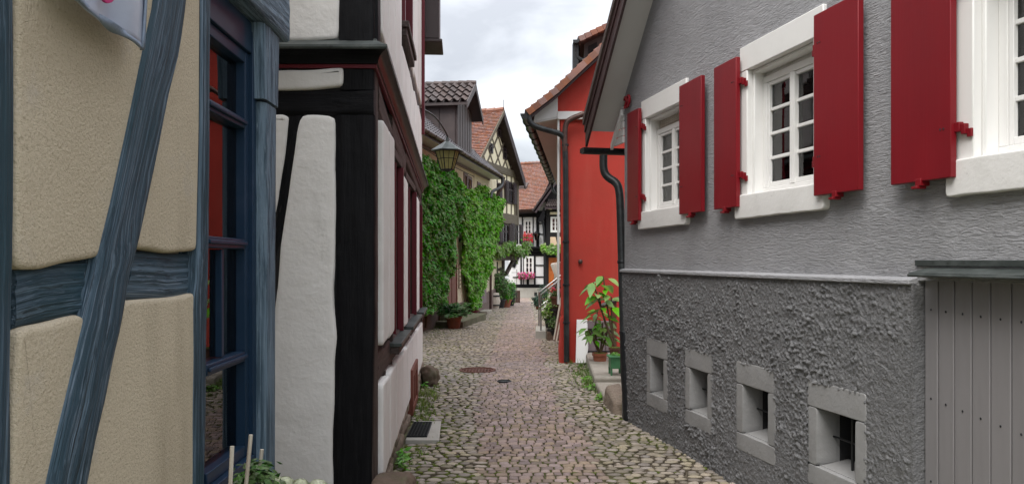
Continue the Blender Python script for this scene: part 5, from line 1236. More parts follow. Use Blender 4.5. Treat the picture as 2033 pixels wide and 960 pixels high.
# lattice in the gable
for k in range(1, 6):
    t = k/6
    # rising right and rising left members clipped to the triangle
    a = (uL+(cor-uL)*t, zR+.15); kk = (zP-zR-.2)/(uP-uL)*1.35
    # go up-left until hitting left rake
    for s in (-1, 1):
        ru = uL if s < 0 else cor; sl2 = (zP-.2-zR)/(abs(uP-ru)); x0_ = a[0]; 
        # point on rake: z = zR+.15 + sl2*|x-ru| ; member: z = zR+.15 + kk*|x-x0|
        # |x-ru| = |x0-ru| - |x-x0|
        D = abs(x0_-ru); dd = sl2*D/(kk+sl2); b = (x0_+s*dd, zR+.15+kk*dd)
        if dd > .15: tz(a, b, .09, .025 if s < 0 else .028)
tz((uL, zR+.1), (cor, zR+.1), .2, .06)
for zz, w_ in ((zj2, .42), (zj1+.12, .22)): tz((uL, zz), (cor+.02, zz), w_, .07 if w_ < .3 else .09)
for k, u in enumerate([uL+.1+(cor-uL-.1)*i/9 for i in range(10)]):
    tz((u, zj2+.2), (u+(.12 if k == 4 else 0), zj1+.02), .11, .028)
    tz((u, zg+.15), (u, zj2-.2), .10, .028)
for zz in (G(1010, 402)[1], G(1010, 372)[1]): tz((uL, zz), (cor, zz), .11, .033)
tz((uL, zg+.05), (cor, zg+.05), .30, .12, 'brownt'); tz((uL, zg+.9), (cor, zg+.9), .10, .031)
tz((cor-.08, zg), (cor-.08, zR), .2, .05)
def shwin(pxa, pxb, ya, yb, sw, o=.05):
    a = G(pxa, ya, o); b = G(pxb, yb, o); ua, ub = a[0], b[0]; z1_, z0_ = a[1], b[1]
    m = MB(); pbox(m, GB, ua-.06, ub+.06, z0_-.06, z1_+.06, .0, .04); pbox(m, GB, ua, ub, z0_, z1_, .04, .043, 1); f = m.build('window', ['shutdark', 'dim'], cg)
    m = MB(); pbox(m, GB, ua, ub, z0_, z1_, .046, .05); m.build('pane', 'glass', f)
    m = MB(); um2 = (ua+ub)/2; pbox(m, GB, um2-.03, um2+.03, z0_, z1_, .05, .08); pbox(m, GB, ua, ub, z0_+(z1_-z0_)*.6, z0_+(z1_-z0_)*.6+.05, .05, .075); m.build('glazing_bar', 'shutdark', f)
    if sw:
        for p, q in ((ua-sw-.05, ua-.05), (ub+.05, ub+sw+.05)):
            m = MB(); pbox(m, GB, p, q, z0_-.05, z1_+.05, .07, .11)
            for k in range(10): z = z0_+(z1_-z0_)*k/10; pbox(m, GB, p+.05, q-.05, z, z+.05, .111, .13)
            m.build('shutter', 'shutdark', f)
shwin(978, 988, 362, 396, .42); shwin(1009, 1017, 362, 402, .42)
shwin(973, 985, 285, 304, 0) if False else shwin(974, 979, 286, 302, 0); shwin(1001.5, 1007, 295, 315, 0); shwin(990, 995, 253, 270, 0)
for a, b in ((980, 988), (997, 1008), (1020, 1029)): shwin(a, b, 446, 482, .45)
# sheltered ground floor: dark posts, doorway and braces
tm((975, 520), (975, 612), .25, -.25, 'brownt', o0=-.5) if False else None
for u, w_ in ((uL+.3, .3), (uL+2.4, .16), (uL+3.6, .2), (cor-.7, .3)): m = MB(); sbeam(m, GB, (u, -.5), (u, zg), w_, -.38, -.30, px=False); m.build('timber', 'brownt', cg)
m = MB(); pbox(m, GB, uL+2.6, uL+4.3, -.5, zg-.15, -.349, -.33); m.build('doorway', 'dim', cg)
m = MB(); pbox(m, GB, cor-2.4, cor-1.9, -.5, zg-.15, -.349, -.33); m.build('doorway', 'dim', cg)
m = MB(); sbeam(m, GB, (cor-1.2, 1.0), (cor-.1, zg-.05), .16, -.1, .02, px=False); m.build('timber', 'brownt', cg)
m = MB(); sbeam(m, GB, (cor-3.2, 1.3), (cor-2.2, zg-.05), .16, -.32, -.25, px=False); m.build('timber', 'brownt', cg)
m = MB(); sbeam(m, GB, (uL+.5, 1.2), (cor-.6, 1.2), .12, -.38, -.31, px=False); m.build('timber', 'brownt', cg)
# roof
rov = .35; dn = 7
def gw(u, z, off): return GB.W(u, z, off)
sR = (zP-zR)/(uR-uP); uRe = uR+.14; zRe = zR-.14*sR; uLe = uP-(uRe-uP)*1.05; zLe = zRe
sho = 0.12
A_, B_, C_, D_ = gw(uLe, zLe, -dn), gw(uLe, zLe, rov), gw(uP, zP+sho, rov), gw(uP, zP+sho, -dn)
tileroof('roof_tiles', cg, A_, B_, C_, D_, 34, 64, 'tile_red', lift=.025)
m = MB(); dd = Vector((0, 0, -.2)); hexa(m, [A_, B_, C_, D_]+[v+dd for v in (A_, B_, C_, D_)]); m.build('roof', 'brownt', cg)
A2, B2 = gw(uRe, zRe, rov), gw(uRe, zRe, -dn); C2, D2 = gw(uP, zP+sho, -dn), gw(uP, zP+sho, rov)
m = MB(); hexa(m, [A2, B2, C2, D2]+[v+dd for v in (A2, B2, C2, D2)]); m.build('roof', 'brownt', cg); tileroof('roof_tiles', cg, A2, B2, C2, D2, 18, 30, 'tile_red', lift=.03)
ng = Vector((GB.n.x, GB.n.y, 0))
for p, q, w_ in ((B_, C_, .14), (A2, D2, .34)):
    m = MB(); v = [p+Vector((0, 0, .03)), q+Vector((0, 0, .03)), q-Vector((0, 0, w_)), p-Vector((0, 0, w_))]; hexa(m, v+[x+ng*.04 for x in v]); m.build('barge_board', 'greybrown' if w_ < .2 else 'shutdark', cg)
m = MB()
for k in range(20): a = C_.lerp(D_, k/20)+Vector((0, 0, .05)); b = C_.lerp(D_, (k+1.1)/20)+Vector((0, 0, .03)); tube(m, [a, b], [.11, .1], 8)
m.build('ridge_tiles', 'tile_red', cg)
m = MB(); tube(m, [C_, C_+Vector((0, 0, .45))], .012, 4); m.build('roof_spike', 'iron', cg)
# wedge dormer on the left slope
q0 = A_.lerp(D_, .62).lerp(B_.lerp(C_, .62), .80); q1 = A_.lerp(D_, .86).lerp(B_.lerp(C_, .86), .80); q2 = A_.lerp(D_, .62).lerp(B_.lerp(C_, .62), .5); q3 = A_.lerp(D_, .86).lerp(B_.lerp(C_, .86), .5)
m = MB(); up_ = Vector((0, 0, .55)); hexa(m, [q2, q0, q1, q3]+[q2+up_, q0+up_, q1+Vector((0, 0, .1)), q3+Vector((0, 0, .1))]); wd_ = m.build('wedge_dormer', 'shutdark', cg)
e_ = (q0-q1).normalized()*.3; tileroof('dormer_tiles', wd_, q2+up_+e_, q0+up_+e_, q1+Vector((0, 0, .14)), q3+Vector((0, 0, .14)), 7, 9, 'tile_red', lift=.03)
# brown timber corner bay seen past the gable's right end
m = MB(); pbox(m, GB, cor-.02, cor+.2, zj2-.2, zR-.1, -.5, .1); m.build('corner_bay', 'greybrown', cg)
# vine along the jetty
vi = root('grape_vine', GB.W(uL+3, 1.6, .3), 'grape vine trained along the jetty of the cream gabled house', 'climbing plant')
m = MB(); n_ = 0
while n_ < 1700:
    px = random.uniform(972, 1048); py = 494+7*math.sin(px*.16)+random.gauss(0, 1)*(4.5+3*noise.noise(Vector((px*.1, 0, 0))))
    u, z = G(px, py, .3); n_ += 1
    if noise.noise(Vector((px*.13, py*.1, 4))) < -.22: continue
    leafgeo(m, GB.W(u, z, random.uniform(.12, .5)), ng+rv(.5)+Vector((0, 0, .4)), rv(.6)-Vector((0, 0, .8)), random.uniform(.10, .19), .95)
m.build('foliage', 'vine', vi, smooth=0)
m = MB(); tube(m, smoothpath([GB.W(*G(x, y, .25), .25) for x, y in ((975, 560), (978, 505), (1000, 495), (1030, 499), (1044, 504))]), .03, 6); m.build('stem', 'stem', vi)

# ---------------------------------------------------------------- white house at the bend
wh = root('white_timbered_house', (1, 42, -.5), 'white panelled black timbered house with pink flower boxes closing the street', 'house')
f = lambda px, py, off=0: FW.P(px, py, off)
bo = f(1016, 572); gr_ = [(1016, 592), (1084, 592)]
def fbox(m, pl, x0, x1, y0, y1, o0, o1, mi=0):
    a = pl.P(x0, y1, o1); b = pl.P(x1, y0, o1); pbox(m, pl, a[0], b[0], a[1], b[1], o0, o1, mi)
m = MB(); fbox(m, FW, 1010, 1084, 400, 572, -4, 0); m.build('wall', 'clean', wh, smooth=0)
m = MB(); fbox(m, FW, 1008, 1084.5, 571, 600, -3, .06); m.build('plinth', 'concrete', wh)
def ft(x0, x1, y0, y1, o1=.04, mt='black', pl=FW, par=None):
    m = MB(); fbox(m, pl, x0, x1, y0, y1, -.02, o1+random.uniform(0, .004)); return m.build('timber', mt, par or wh, bevel=.012)
for x0, x1, y0, y1 in ((1010, 1084, 564, 571), (1014, 1084, 500, 508), (1033, 1036, 508, 564), (1038.5, 1040, 508, 564), (1060, 1063.5, 508, 564), (1079, 1084, 508, 564), (1063.5, 1079, 525, 527.5), (1063.5, 1079, 548, 550.5), (1018, 1038, 549, 551), (1045.5, 1050.5, 553, 564),
    (1028, 1084, 418, 431), (1036, 1038.5, 431, 490), (1057.5, 1059.5, 431, 490), (1064.5, 1070.5, 425, 490), (1080, 1084, 425, 490), (1070.5, 1080, 442, 444.5), (1070.5, 1080, 463.5, 466), (1044, 1046.5, 478, 490)): ft(x0, x1, y0, y1)
m = MB(); fbox(m, FW, 1030, 1085, 489, 494, 0, .28); fbox(m, FW, 1030, 1085, 494.1, 500, 0, .16); m.build('jetty_moulding', 'black', wh, bevel=.02)
m = MB(); sbeam(m, FW, (1019, 530), (1030, 506), .18, -.01, .05); m.build('timber', 'black', wh)
def fwin(x0, x1, y0, y1, cols, rows, pl=FW, par=None):
    a = pl.P(x0, y1, .06); b = pl.P(x1, y0, .06); m = MB(); pbox(m, pl, a[0]+.02, b[0]-.02, a[1]+.02, b[1]-.02, -.01, .012); h = window(pl, a[0], b[0], a[1], b[1], .07, cols, rows, par or wh, fr=.07, mun=.035, th=.05, leaves=2)
    m.build('dark_room', 'dim', h)
    m = MB(); 
    for s in (0, 1):
        u = a[0]+.08 if s == 0 else b[0]-.08; v = u+(.28 if s == 0 else -.28); lo, hi = sorted((u, v)); pbox(m, pl, lo, hi, a[1]+.25, b[1]-.08, .0125, .016)
    m.build('curtain', 'curtain', h)
fwin(1040, 1057, 436, 467, 1, 3); fwin(1041, 1059.5, 508.5, 544, 1, 3)
m = MB(); fbox(m, FW, 1059.8, 1070, 575, 584, .061, .068) if False else fbox(m, FW, 1060.5, 1066.5, 580, 587, .06, .068); m.build('cellar_vent', 'iron', wh)
def flowerbox(x0, x1, y0, y1, mt, label, boxy, n=1500):
    c = FW.W(FW.u((x0+x1)/2), f(x0, boxy)[1], .35); o = root('flower_box', c, label, 'flower box'); m = MB(); fbox(m, FW, x0+1, x1-1, boxy-5, boxy+1, .08, .32); m.build('box', 'brownpot', o)
    m = MB(); mg = MB()
    for _ in range(n):
        px = random.uniform(x0, x1); t = random.gauss(.5, .25); py = y0+(y1-y0)*t+2*math.sin(px); u, z = f(px, py, .3)
        p = FW.W(u, z, random.uniform(.1, .5)); leafgeo(m if random.random() < .7 else mg, p, Vector((0, -1, .5))+rv(.6), rv(1), random.uniform(.05, .10), 1.0)
    m.build('blossom', mt, o, smooth=0); mg.build('foliage', 'shrub', o, smooth=0)
flowerbox(1037, 1057, 465, 477, 'redpetal', 'window box of red flowers under the upper window of the white house', 474)
flowerbox(1029, 1060, 543, 551, 'pink', 'window box of magenta flowers under the lower window of the white house', 550)
# wall lantern
wl_ = root('wall_lantern', FW.W(FW.u(1065.5), f(1065, 471)[1], .35), 'small glass lantern on the white house beside the red flower box', 'lantern')
c = FW.W(FW.u(1065.5), f(1065, 477)[1], .35); m = MB(); taper(m, c, .09, .17, .36, 4); m.build('pane', 'glass', wl_); m = MB(); taper(m, c, .22, .03, .16, 4, .365)
for k in range(4): a = math.pi/2*k; tube(m, [c+Vector((.09*math.cos(a), .09*math.sin(a), 0)), c+Vector((.17*math.cos(a), .17*math.sin(a), .36))], .014, 5)
tube(m, [c+Vector((0, 0, .5)), c+Vector((0, .34, .6))], .02, 5); m.build('frame', 'iron', wl_)
# roof of the white house
zE_ = FW.P(1045, 417, .5)[1]; yR = 45.2; A_, B_ = at(1010, 418, 41.4), at(1066, 415, 41.4); C_, D_ = at(1108, 322, yR), at(990, 330, yR)
tileroof('roof_tiles', wh, A_, B_, C_, D_, 34, 46, 'tile_red', lift=.025); m = MB(); hexa(m, [v-Vector((0, 0, .04)) for v in (A_, B_, C_, D_)]+[v-Vector((0, 0, .2)) for v in (A_, B_, C_, D_)]); hexa(m, [D_, C_, C_+Vector((0, 3, -4)), D_+Vector((0, 3, -4))]+[v-Vector((0, 0, .2)) for v in (D_, C_, C_+Vector((0, 3, -4)), D_+Vector((0, 3, -4)))]); m.build('roof', 'shutdark', wh)
m = MB()
for k in range(16): tube(m, [D_.lerp(C_, k/16)+Vector((0, 0, .06)), D_.lerp(C_, (k+1.1)/16)+Vector((0, 0, .04))], [.12, .1], 6)
m.build('ridge_tiles', 'tile_red', wh); m = MB(); gutter(m, A_+Vector((0, -.1, -.02)), B_+Vector((0, -.1, -.02)), .09); m.build('gutter', 'rustpipe', wh)
m = MB(); q0, q1 = A_.lerp(D_, .42).lerp(B_.lerp(C_, .42), .30), A_.lerp(D_, .6).lerp(B_.lerp(C_, .6), .62); q_ = [q0, q0+Vector((.55, 0, 0)), q0+Vector((.7, .55, .46)), q0+Vector((0, .55, .46))]; hexa(m, q_+[v+Vector((0, 0, .22 if i < 2 else .06)) for i, v in enumerate(q_)]); m.build('roof_hatch', 'tile_brown', wh)

# ---------------------------------------------------------------- dark house with the orange door
dh = root('dark_timbered_house', (2.5, 41.6, -.5), 'dark timbered house with peach panels and an orange door behind the steps', 'house')
rake = [(1062, 414), (1108, 350), (1150, 300)]
m = MB(); uzp = pxpoly(FB, [(1084.6, 600), (1200, 600), (1200, 330), (1135, 330), (1110, 352), (1084.6, 386)]); wallsolid(m, FB, uzp, [], 5); m.build('wall', 'blackwall', dh, smooth=0)
m = MB(); a, b = at(1059, 419, 41.0), at(1140, 304, 41.0); dirn = (b-a).normalized(); nr_ = Vector((-dirn.z, 0, dirn.x)); v = [a, b, b-nr_*.17, a-nr_*.17]; hexa(m, v+[x+Vector((0, .08, 0)) for x in v]); m.build('barge_board', 'shutdark', dh)
v = [a+nr_*.05, b+nr_*.05]; tileroof('roof_tiles', dh, v[0], v[0]+Vector((0, 4.5, 0)), v[1]+Vector((0, 4.5, 0)), v[1], 16, 12, 'tile_brown', lift=.03); m = MB(); q = [a, a+Vector((0, 4.5, 0)), b+Vector((0, 4.5, 0)), b]; hexa(m, [x+nr_*.03 for x in q]+[x-nr_*.08 for x in q]); m.build('roof', 'shutdark', dh)
def panel(pl, pts, mt, par, o1=.03):
    m = MB(); slab(m, pl, pxpoly(pl, pts, o1), -.01, o1, r=.01, wob=.005, step=.3); m.build('plaster_panel', mt, par, smooth=50)
panel(FB, [(1086, 408), (1101, 408), (1095, 416), (1088, 415)], 'cream', dh); panel(FB, [(1092, 420.5), (1112, 420.5), (1112, 425.5), (1092, 425.5)], 'cream', dh)
panel(FB, [(1092.5, 470), (1103, 470), (1107, 487), (1092.5, 487)], 'peach', dh); panel(FB, [(1100.5, 470), (1115, 470), (1115, 487), (1108, 487)], 'peach', dh) if False else panel(FB, [(1105, 470), (1125, 470), (1125, 487), (1110, 487)], 'peach', dh)
fwin(1093, 1112, 430, 461, 1, 3, FB, dh)
q = [at(1082, 411, 40.9), at(1125, 411, 40.9), at(1125, 397, 41.55), at(1088, 397, 41.55)]; tileroof('lean_to_tiles', dh, *q, 3, 9, 'tile_brown', lift=.05, th=.05, scurve=True); m = MB(); hexa(m, q+[v-Vector((0, 0, .1)) for v in q]); m.build('lean_to_roof', 'shutdark', dh)
m = MB(); fbox(m, FB, 1089.5, 1107, 511, 565, 0, .05); do = m.build('door', 'door_orange', dh, bevel=.01)
for x0, x1, y0, y1 in ((1092, 1097, 515, 535), (1099, 1104.5, 515, 535), (1092, 1104.5, 540, 560)): m = MB(); fbox(m, FB, x0, x1, y0, y1, .05, .075); m.build('door_panel', 'door_orange', do, bevel=.01)
m = MB()
for i, (x0, x1, y0, y1, o_) in enumerate(((1086, 1108, 564.5, 569, .35), (1085, 1108, 569, 575, .65), (1083, 1110, 575, 583, .95))):
    m = MB(); fbox(m, FB, x0, x1, y0, y1, -.02, o_); m.build('step', 'brick', dh, bevel=.015)
m = MB(); tube(m, [at(1075, 425, 41.3), at(1079, 450, 41.3), at(1082, 490, 41.3), at(1083, 585, 41.3)], .06, 8); m.build('downpipe', 'iron', dh)
m = MB()
for i in range(3): sbeam(m, FB, (1070+i*3, 440), (1081, 412+i*7), .12, .3, .45)
m.build('eaves_brackets', 'black', dh)
v2 = root('door_vine', FB.W(FB.u(1095), f(1095, 494)[1], .3), 'leafy vine hanging above the orange door', 'climbing plant'); m = MB()
for _ in range(700):
    px = random.uniform(1077, 1112); py = 494+random.gauss(0, 3)+2.5*math.sin(px*.4); u, z = FB.P(px, py, .3); leafgeo(m, FB.W(u, z, random.uniform(.1, .55)), Vector((0, -1, .5))+rv(.5), rv(.7)-Vector((0, 0, .6)), random.uniform(.12, .22), .95)
m.build('foliage', 'vine', v2, smooth=0)

# ---------------------------------------------------------------- plants and small things by the far houses
def bushpot(name, label, px, py, Y_, w, h, mt, potmt, pr=.22, ph=.3, n=900, s=.09, up=0):
    c = Vector(((px-CX)/F*Y_, Y_, gz(Y_))); o = root(name, c, label, 'potted shrub'); m = MB(); pot(m, c, pr*.75, pr, ph); m.build('pot', potmt, o)
    m = MB(); bush(m, c+Vector((0, 0, ph+h*.45)), (w, w, h*.55), n, s, fill=.35, lump=.5, up=up); m.build('foliage', mt, o, smooth=0)
    m = MB(); 
    for k in range(5): tube(m, [c+Vector((0, 0, ph*.8)), c+Vector((random.uniform(-w, w)*.5, random.uniform(-w, w)*.5, ph+h*.6))], .015, 5)
    m.build('stem', 'stem', o)
bushpot('potted_shrub', 'tall oleander-like shrub in a dark tub left of the doorway', 990, 608, 30.2, .42, 1.15, 'shrub', 'blackpot', .28, .35, 1700, .12, .4)
bushpot('potted_shrub', 'rounded dark green shrub in a terracotta pot beside the tall one', 1003, 607, 30.6, .40, .85, 'ivy_dark', 'terracotta', .25, .32, 1300, .11)
bushpot('potted_shrub', 'small dark shrub at the right end of the tub row by the iron post', 1013, 604, 32.0, .30, .6, 'conifer', 'blackpot', .2, .28, 800, .1)
bs = root('wine_barrel', (-.78, 29.4, gz(29.4)), 'old pale barrel end leaning behind the dark tub', 'barrel'); c = Vector((-.74, 29.5, gz(29.5)))
m = MB(); lathe(m, c, [(.22, 0), (.29, .3), (.22, .62), (.2, .6), (.002, .6)], 18); m.build('staves', 'palewood', bs); m = MB(); 
for z in (.12, .48): lathe(m, c+Vector((0, 0, z)), [(.262, 0), (.275, .0), (.275, .05), (.262, .05)], 18)
m.build('hoop', 'iron', bs)
wb = root('wooden_tub', gp(1022, 600), 'square brown wooden tub at the foot of the thin iron post', 'planter'); c = gp(1022, 600)
for k in range(5): m = MB(); wbox(m, c+Vector((-.2+k*.1, 0, .28)), (.09, .42, .56)); m.build('plank', 'brownpot', wb, bevel=.006)
po = root('iron_post', gp(1026, 598), 'thin rusty iron post with a crossarm before the white house', 'post'); c = gp(1026, 598); m = MB(); tube(m, [c, c+Vector((0, 0, 1.55))], .015, 6); m.build('shaft', 'rustpipe', po); m = MB(); tube(m, [c+Vector((-.25, 0, 1.4)), c+Vector((.03, 0, 1.4))], .01, 5); m.build('crossarm', 'rustpipe', po)
tr = root('flower_trough', gp(1039, 588), 'long brown trough of dry plants on the paving before the white house', 'planter'); c = gp(1039, 588); m = MB(); wbox(m, c+Vector((0, 0, .1)), (.72, .3, .22)); m.build('box', 'brownpot', tr, bevel=.02); m = MB(); bush(m, c+Vector((0, 0, .26)), (.34, .16, .14), 600, .07); m.build('foliage', 'heather', tr, smooth=0)
for px, py, Y_, w, h, lb in ((1081, 588, 37, .36, .7, 'blue-green bush in front of the brick steps'), (1068, 596, 33, .22, .3, 'low conifer bush on the paving left of the handrail'), (1070, 605, 29, .2, .34, 'low spreading bush nearest the foot of the white steps')):
    bushpot('potted_bush', lb, px, py, Y_, w, h, 'conifer', 'terracotta', .14, .12, 650, .09)
# ---------------------------------------------------------------- white steps with rails, pots, parasol, leaning boards
ws = root('entrance_steps', (.75, 17, -.1), 'white stone entrance steps with a steel handrail beyond the red house corner', 'steps')
X = lambda px, Y_: (px-CX)/F*Y_
sy = 16.3; x0 = X(1063, sy); gy = gz(sy)
for k in range(5):
    m = MB(); a = x0+k*.22+(.0 if k else 0); blk(m, (a, sy, 0), (.32, 0, 0) if k else (.52, 0, 0), (.05, 1.25, 0), gy-.1, gy+.17*(k+1)); m.build('step', 'concrete', ws, bevel=.01)
def rail(y0, lb=None):
    m = MB(); p = [(x0+.12, y0, gy+.17), (x0+.12, y0, gy+.95), (x0+1.15, y0+.1, gy+1.75), (x0+2.2, y0+.1, gy+1.78)]; tube(m, smoothpath(p[:1]+[p[1]], 1)+smoothpath(p[1:], 1), .017, 8); tube(m, [(x0+.46, y0, gy+.3), (x0+.46, y0, gy+1.2)], .016, 8); tube(m, [(x0+.12, y0, gy+.62), (x0+1.2, y0+.05, gy+1.42)], .012, 6); m.build('handrail', 'steel', ws)
rail(sy+.06); rail(sy+1.2)
def shelfpot(name, px, py, Y_, r_, h, potmt, label, leaves, petals=None, bw=.16, bh=.2, n=350, ls=.06, cat='potted plant'):
    c = at(px, py, Y_); o = root(name, c, label, cat); m = MB(); pot(m, c, r_*.75, r_, h); m.build('pot', potmt, o); m = MB(); bush(m, c+Vector((0, 0, h+bh*.5)), (bw, bw, bh*.6), n, ls, fill=.2, lump=.5); m.build('foliage', leaves, o, smooth=0)
    if petals:
        m = MB()
        for k in range(12): q = c+Vector((random.uniform(-bw, bw), random.uniform(-bw, bw)*.5-bw*.6, h+bh*random.uniform(.4, 1.15))); bush(m, q, (.03, .03, .03), 14, .035, fill=.2, w=1)
        m.build('blossom', petals, o, smooth=0)
shelfpot('potted_plant', 1098, 672, 15.9, .12, .20, 'blackpot', 'bushy green plant in a black pot on the ground by the leaning boards', 'shrub', None, .14, .26, 320)
shelfpot('potted_plant', 1092, 650, 16.1, .12, .2, 'blackpot', 'yellow-green trailing plant in the pot on the lower step', 'vine', None, .19, .36, 600, .07)
shelfpot('potted_plant', 1104, 634, 16.0, .13, .24, 'blackpot', 'plant in a black pot standing under the brown flower pot', 'shrub', None, .12, .1, 150)
shelfpot('potted_plant', 1106, 610, 16.0, .14, .24, 'brownpot', 'brown pot of red and white geraniums nearest the red wall', 'shrub', 'redpetal', .16, .16, 260)
shelfpot('potted_plant', 1095, 618, 16.3, .10, .18, 'blackpot', 'pot of white blossoms beside the geraniums', 'bigleaf', 'whitepetal', .13, .2, 260)
m = MB(); blk(m, (X(1086, 15.8), 15.8, 0), (.55, 0, 0), (0, .6, 0), gy-.1, gy+.2); blk(m, (X(1097, 15.9), 15.9, 0), (.5, 0, 0), (0, .6, 0), gy-.1, gy+.42); tag(m.build('plant_stand', 'darkstone', loc=(X(1090, 15.8), 15.8, gy), bevel=.01), 'low brown stand carrying the flower pots beside the white steps', 'stand')
for k, (a, b, lb) in enumerate((((1101, 674), (1115, 590), 'longer pale board leaning on the red house corner'), ((1106, 676), (1117, 620), 'shorter pale board leaning beside the long one'))):
    m = MB(); p0, p1 = at(*a, 15.2+k*-.3), at(*b, 15.2-k*.3); tube(m, [p0, p1], .03, 4); tag(m.build('leaning_board', 'palewood', loc=p0), lb, 'board', 'leaning boards')
pa_ = root('covered_parasol', at(1100, 560, 20), 'beige cloth cover of a folded parasol standing above the handrail', 'parasol')
m = MB(); c = at(1103, 562, 20); vs = []; 
for (x, y) in ((1098, 566), (1100, 545), (1093, 526), (1095, 522)): vs.append(at(x, y, 20))
right = [at(x, y, 20) for x, y in ((1112, 566), (1114, 545), (1118, 524), (1118, 518))]
V = []; n = 14
for a, b in zip(vs, right):
    for k in range(n+1): t = k/n; V.append(a.lerp(b, t)+Vector((0, -.22*math.sin(math.pi*t)+.03*math.sin(t*19), 0)))
n1 = n+1; m.add(V, [(j*n1+k, j*n1+k+1, (j+1)*n1+k+1, (j+1)*n1+k) for j in range(3) for k in range(n)]); o = m.build('cloth_cover', 'fabric', pa_, smooth=180); md = o.modifiers.new('t', 'SOLIDIFY'); md.thickness = .02
m = MB(); tube(m, [at(1105, 610, 20), at(1105, 520, 20)], .03, 8); wbox(m, at(1106, 572, 20), (.22, .3, .12)); m.build('pole', 'iron', pa_)

# ---------------------------------------------------------------- nook between red and grey house
sl1 = root('stone_landing', (1.4, 10, 0), 'worn pale stone landing with a rough edge at the foot of the red wall', 'stone landing')
for pts, h in (([(1.02, 9.35), (2.6, 9.35), (2.6, 11.95), (1.16, 11.95)], .15), ([(1.02, 8.45), (1.9, 8.3), (2.6, 9.3), (1.02, 9.32)], .10)):
    m = MB(); prism(m, pts, -.1, h); m.build('slab', 'slab', sl1, bevel=.025)
m = MB(); c = Vector((1.12, 8.12, .03)); [hexa(m, [Vector((1.03, 7.78, -.05)), Vector((1.20, 7.74, -.05)), Vector((1.22, 8.42, -.05)), Vector((1.0, 8.40, -.05)), Vector((1.06, 7.82, .13)), Vector((1.18, 7.78, .15)), Vector((1.2, 8.38, .25)), Vector((1.03, 8.34, .22))])]; tag(m.build('boulder', 'stone', loc=c, bevel=.03), 'square guard boulder at the foot of the black downpipe', 'boulder')
wbd = root('white_board', (1.1, 11.8, 0), 'tall white board leaning against the red wall behind the potted plants', 'board')
m = MB(); a = [at(1143, 720, 11.72), at(1163, 720, 11.70), at(1168, 690, 11.72), at(1166, 634, 11.93), at(1145, 634, 11.93)]; v = a+[x+Vector((0, .03, 0)) for x in a]; n = 5
m.add(v, orient(v, [(0, 1, 2, 3, 4), (5, 6, 7, 8, 9)]+[(i, (i+1) % n, n+(i+1) % n, n+i) for i in range(n)])); m.build('panel', 'whitepaint', wbd, bevel=.004)
gt = root('low_wooden_door', (1.5, 11.9, 0), 'low mauve wooden cellar door in the red wall behind the pots', 'door')
xs_ = [X(px, 11.85) for px in (1166, 1184, 1203, 1222)]; za_, zb2 = at(0, 718, 11.85).z, at(0, 637, 11.85).z
for k in range(3): m = MB(); pbox(m, RD, xs_[k]+.003, xs_[k+1]-.003, za_, zb2, .06, .10); m.build('plank', 'mauve', gt, bevel=.006)
m = MB(); pbox(m, RD, xs_[0], xs_[3], za_+.12, za_+.17, .101, .115); pbox(m, RD, xs_[0], xs_[3], zb2-.17, zb2-.12, .101, .115); m.build('strap', 'iron', gt)
fp_ = root('fence_post', (1.66, 11.3, 0), 'rust brown post with a short dark rail by the grey house corner', 'post')
m = MB(); a, b = at(1219, 715, 11.2), at(1219, 600, 11.2); wbox(m, (a+b)/2, (.07, .07, (b-a).length)); m.build('shaft', 'door_red', fp_, bevel=.004)
m = MB(); p0, p1 = at(1192, 608, 11.15), at(1235, 590, 11.15); d_ = (p1-p0); tube(m, [p0, p1], .035, 4); m.build('rail', 'slatewood', fp_)
def bigplant(name, label, potpx, potpy, Y_, pr, ph, tops, dz, potmt='terracotta', n=9, ls=.22):
    c = at(potpx, potpy, Y_); o = root(name, c, label, 'potted plant')
    if pr:
        m = MB(); pot(m, c, pr*.7, pr, ph); m.build('pot', potmt, o, smooth=35); m = MB(); lathe(m, c-Vector((0, 0, .02)), [(pr*.95, 0), (pr*1.05, .03), (pr*.9, .03), (.01, .02)], 20); m.build('saucer', potmt, o); m = MB(); lathe(m, c+Vector((0, 0, ph*.86)), [(pr*.92, 0), (pr*.8, .03), (.002, .04)], 14); m.build('soil', 'moss', o)
    ms = MB(); ml = MB()
    for (tx, ty, mid) in tops:
        top = at(tx, ty, Y_); md_ = at(*mid, Y_); path = smoothpath([c+Vector((0, 0, ph*.9)), md_, top], 3); tube(ms, path, [.017-.009*i/len(path) for i in range(len(path))], 6)
        for k in range(n):
            i = int(len(path)*(.62+.38*k/(n-1)))-1; p = path[min(i, len(path)-1)]; a = k*2.4+random.uniform(-.3, .3)
            d = Vector((math.cos(a), math.sin(a)*.8, random.uniform(-.15, .5))); e_ = p+d*random.uniform(.03, .10); tube(ms, [p, e_], .004, 4, cap=False)
            up_ = d+Vector((0, 0, -.35)); s = ls*random.uniform(.7, 1.2); nn = Vector((0, -.35, 1))+rv(.25); nn = nn.normalized(); w = up_.normalized()
            side = w.cross(nn).normalized(); V = []; NN = 6
            for j in range(NN+1):
                t = j/NN; cpt = e_+w*s*t+Vector((0, 0, -s*.35*t*t)); ww = s*.24*math.sin(math.pi*min(.999, t**.85))+.002
                V += [cpt-side*ww+nn*ww*.25, cpt, cpt+side*ww+nn*ww*.25]
            fs = [];
            for j in range(NN): b = 3*j; fs += [(b, b+1, b+4, b+3), (b+1, b+2, b+5, b+4)]
            ml.add(V, fs, 0, random.random())
    ms.build('stem', 'stem', o); ml.build('leaf', 'bigleaf', o, smooth=60); return o
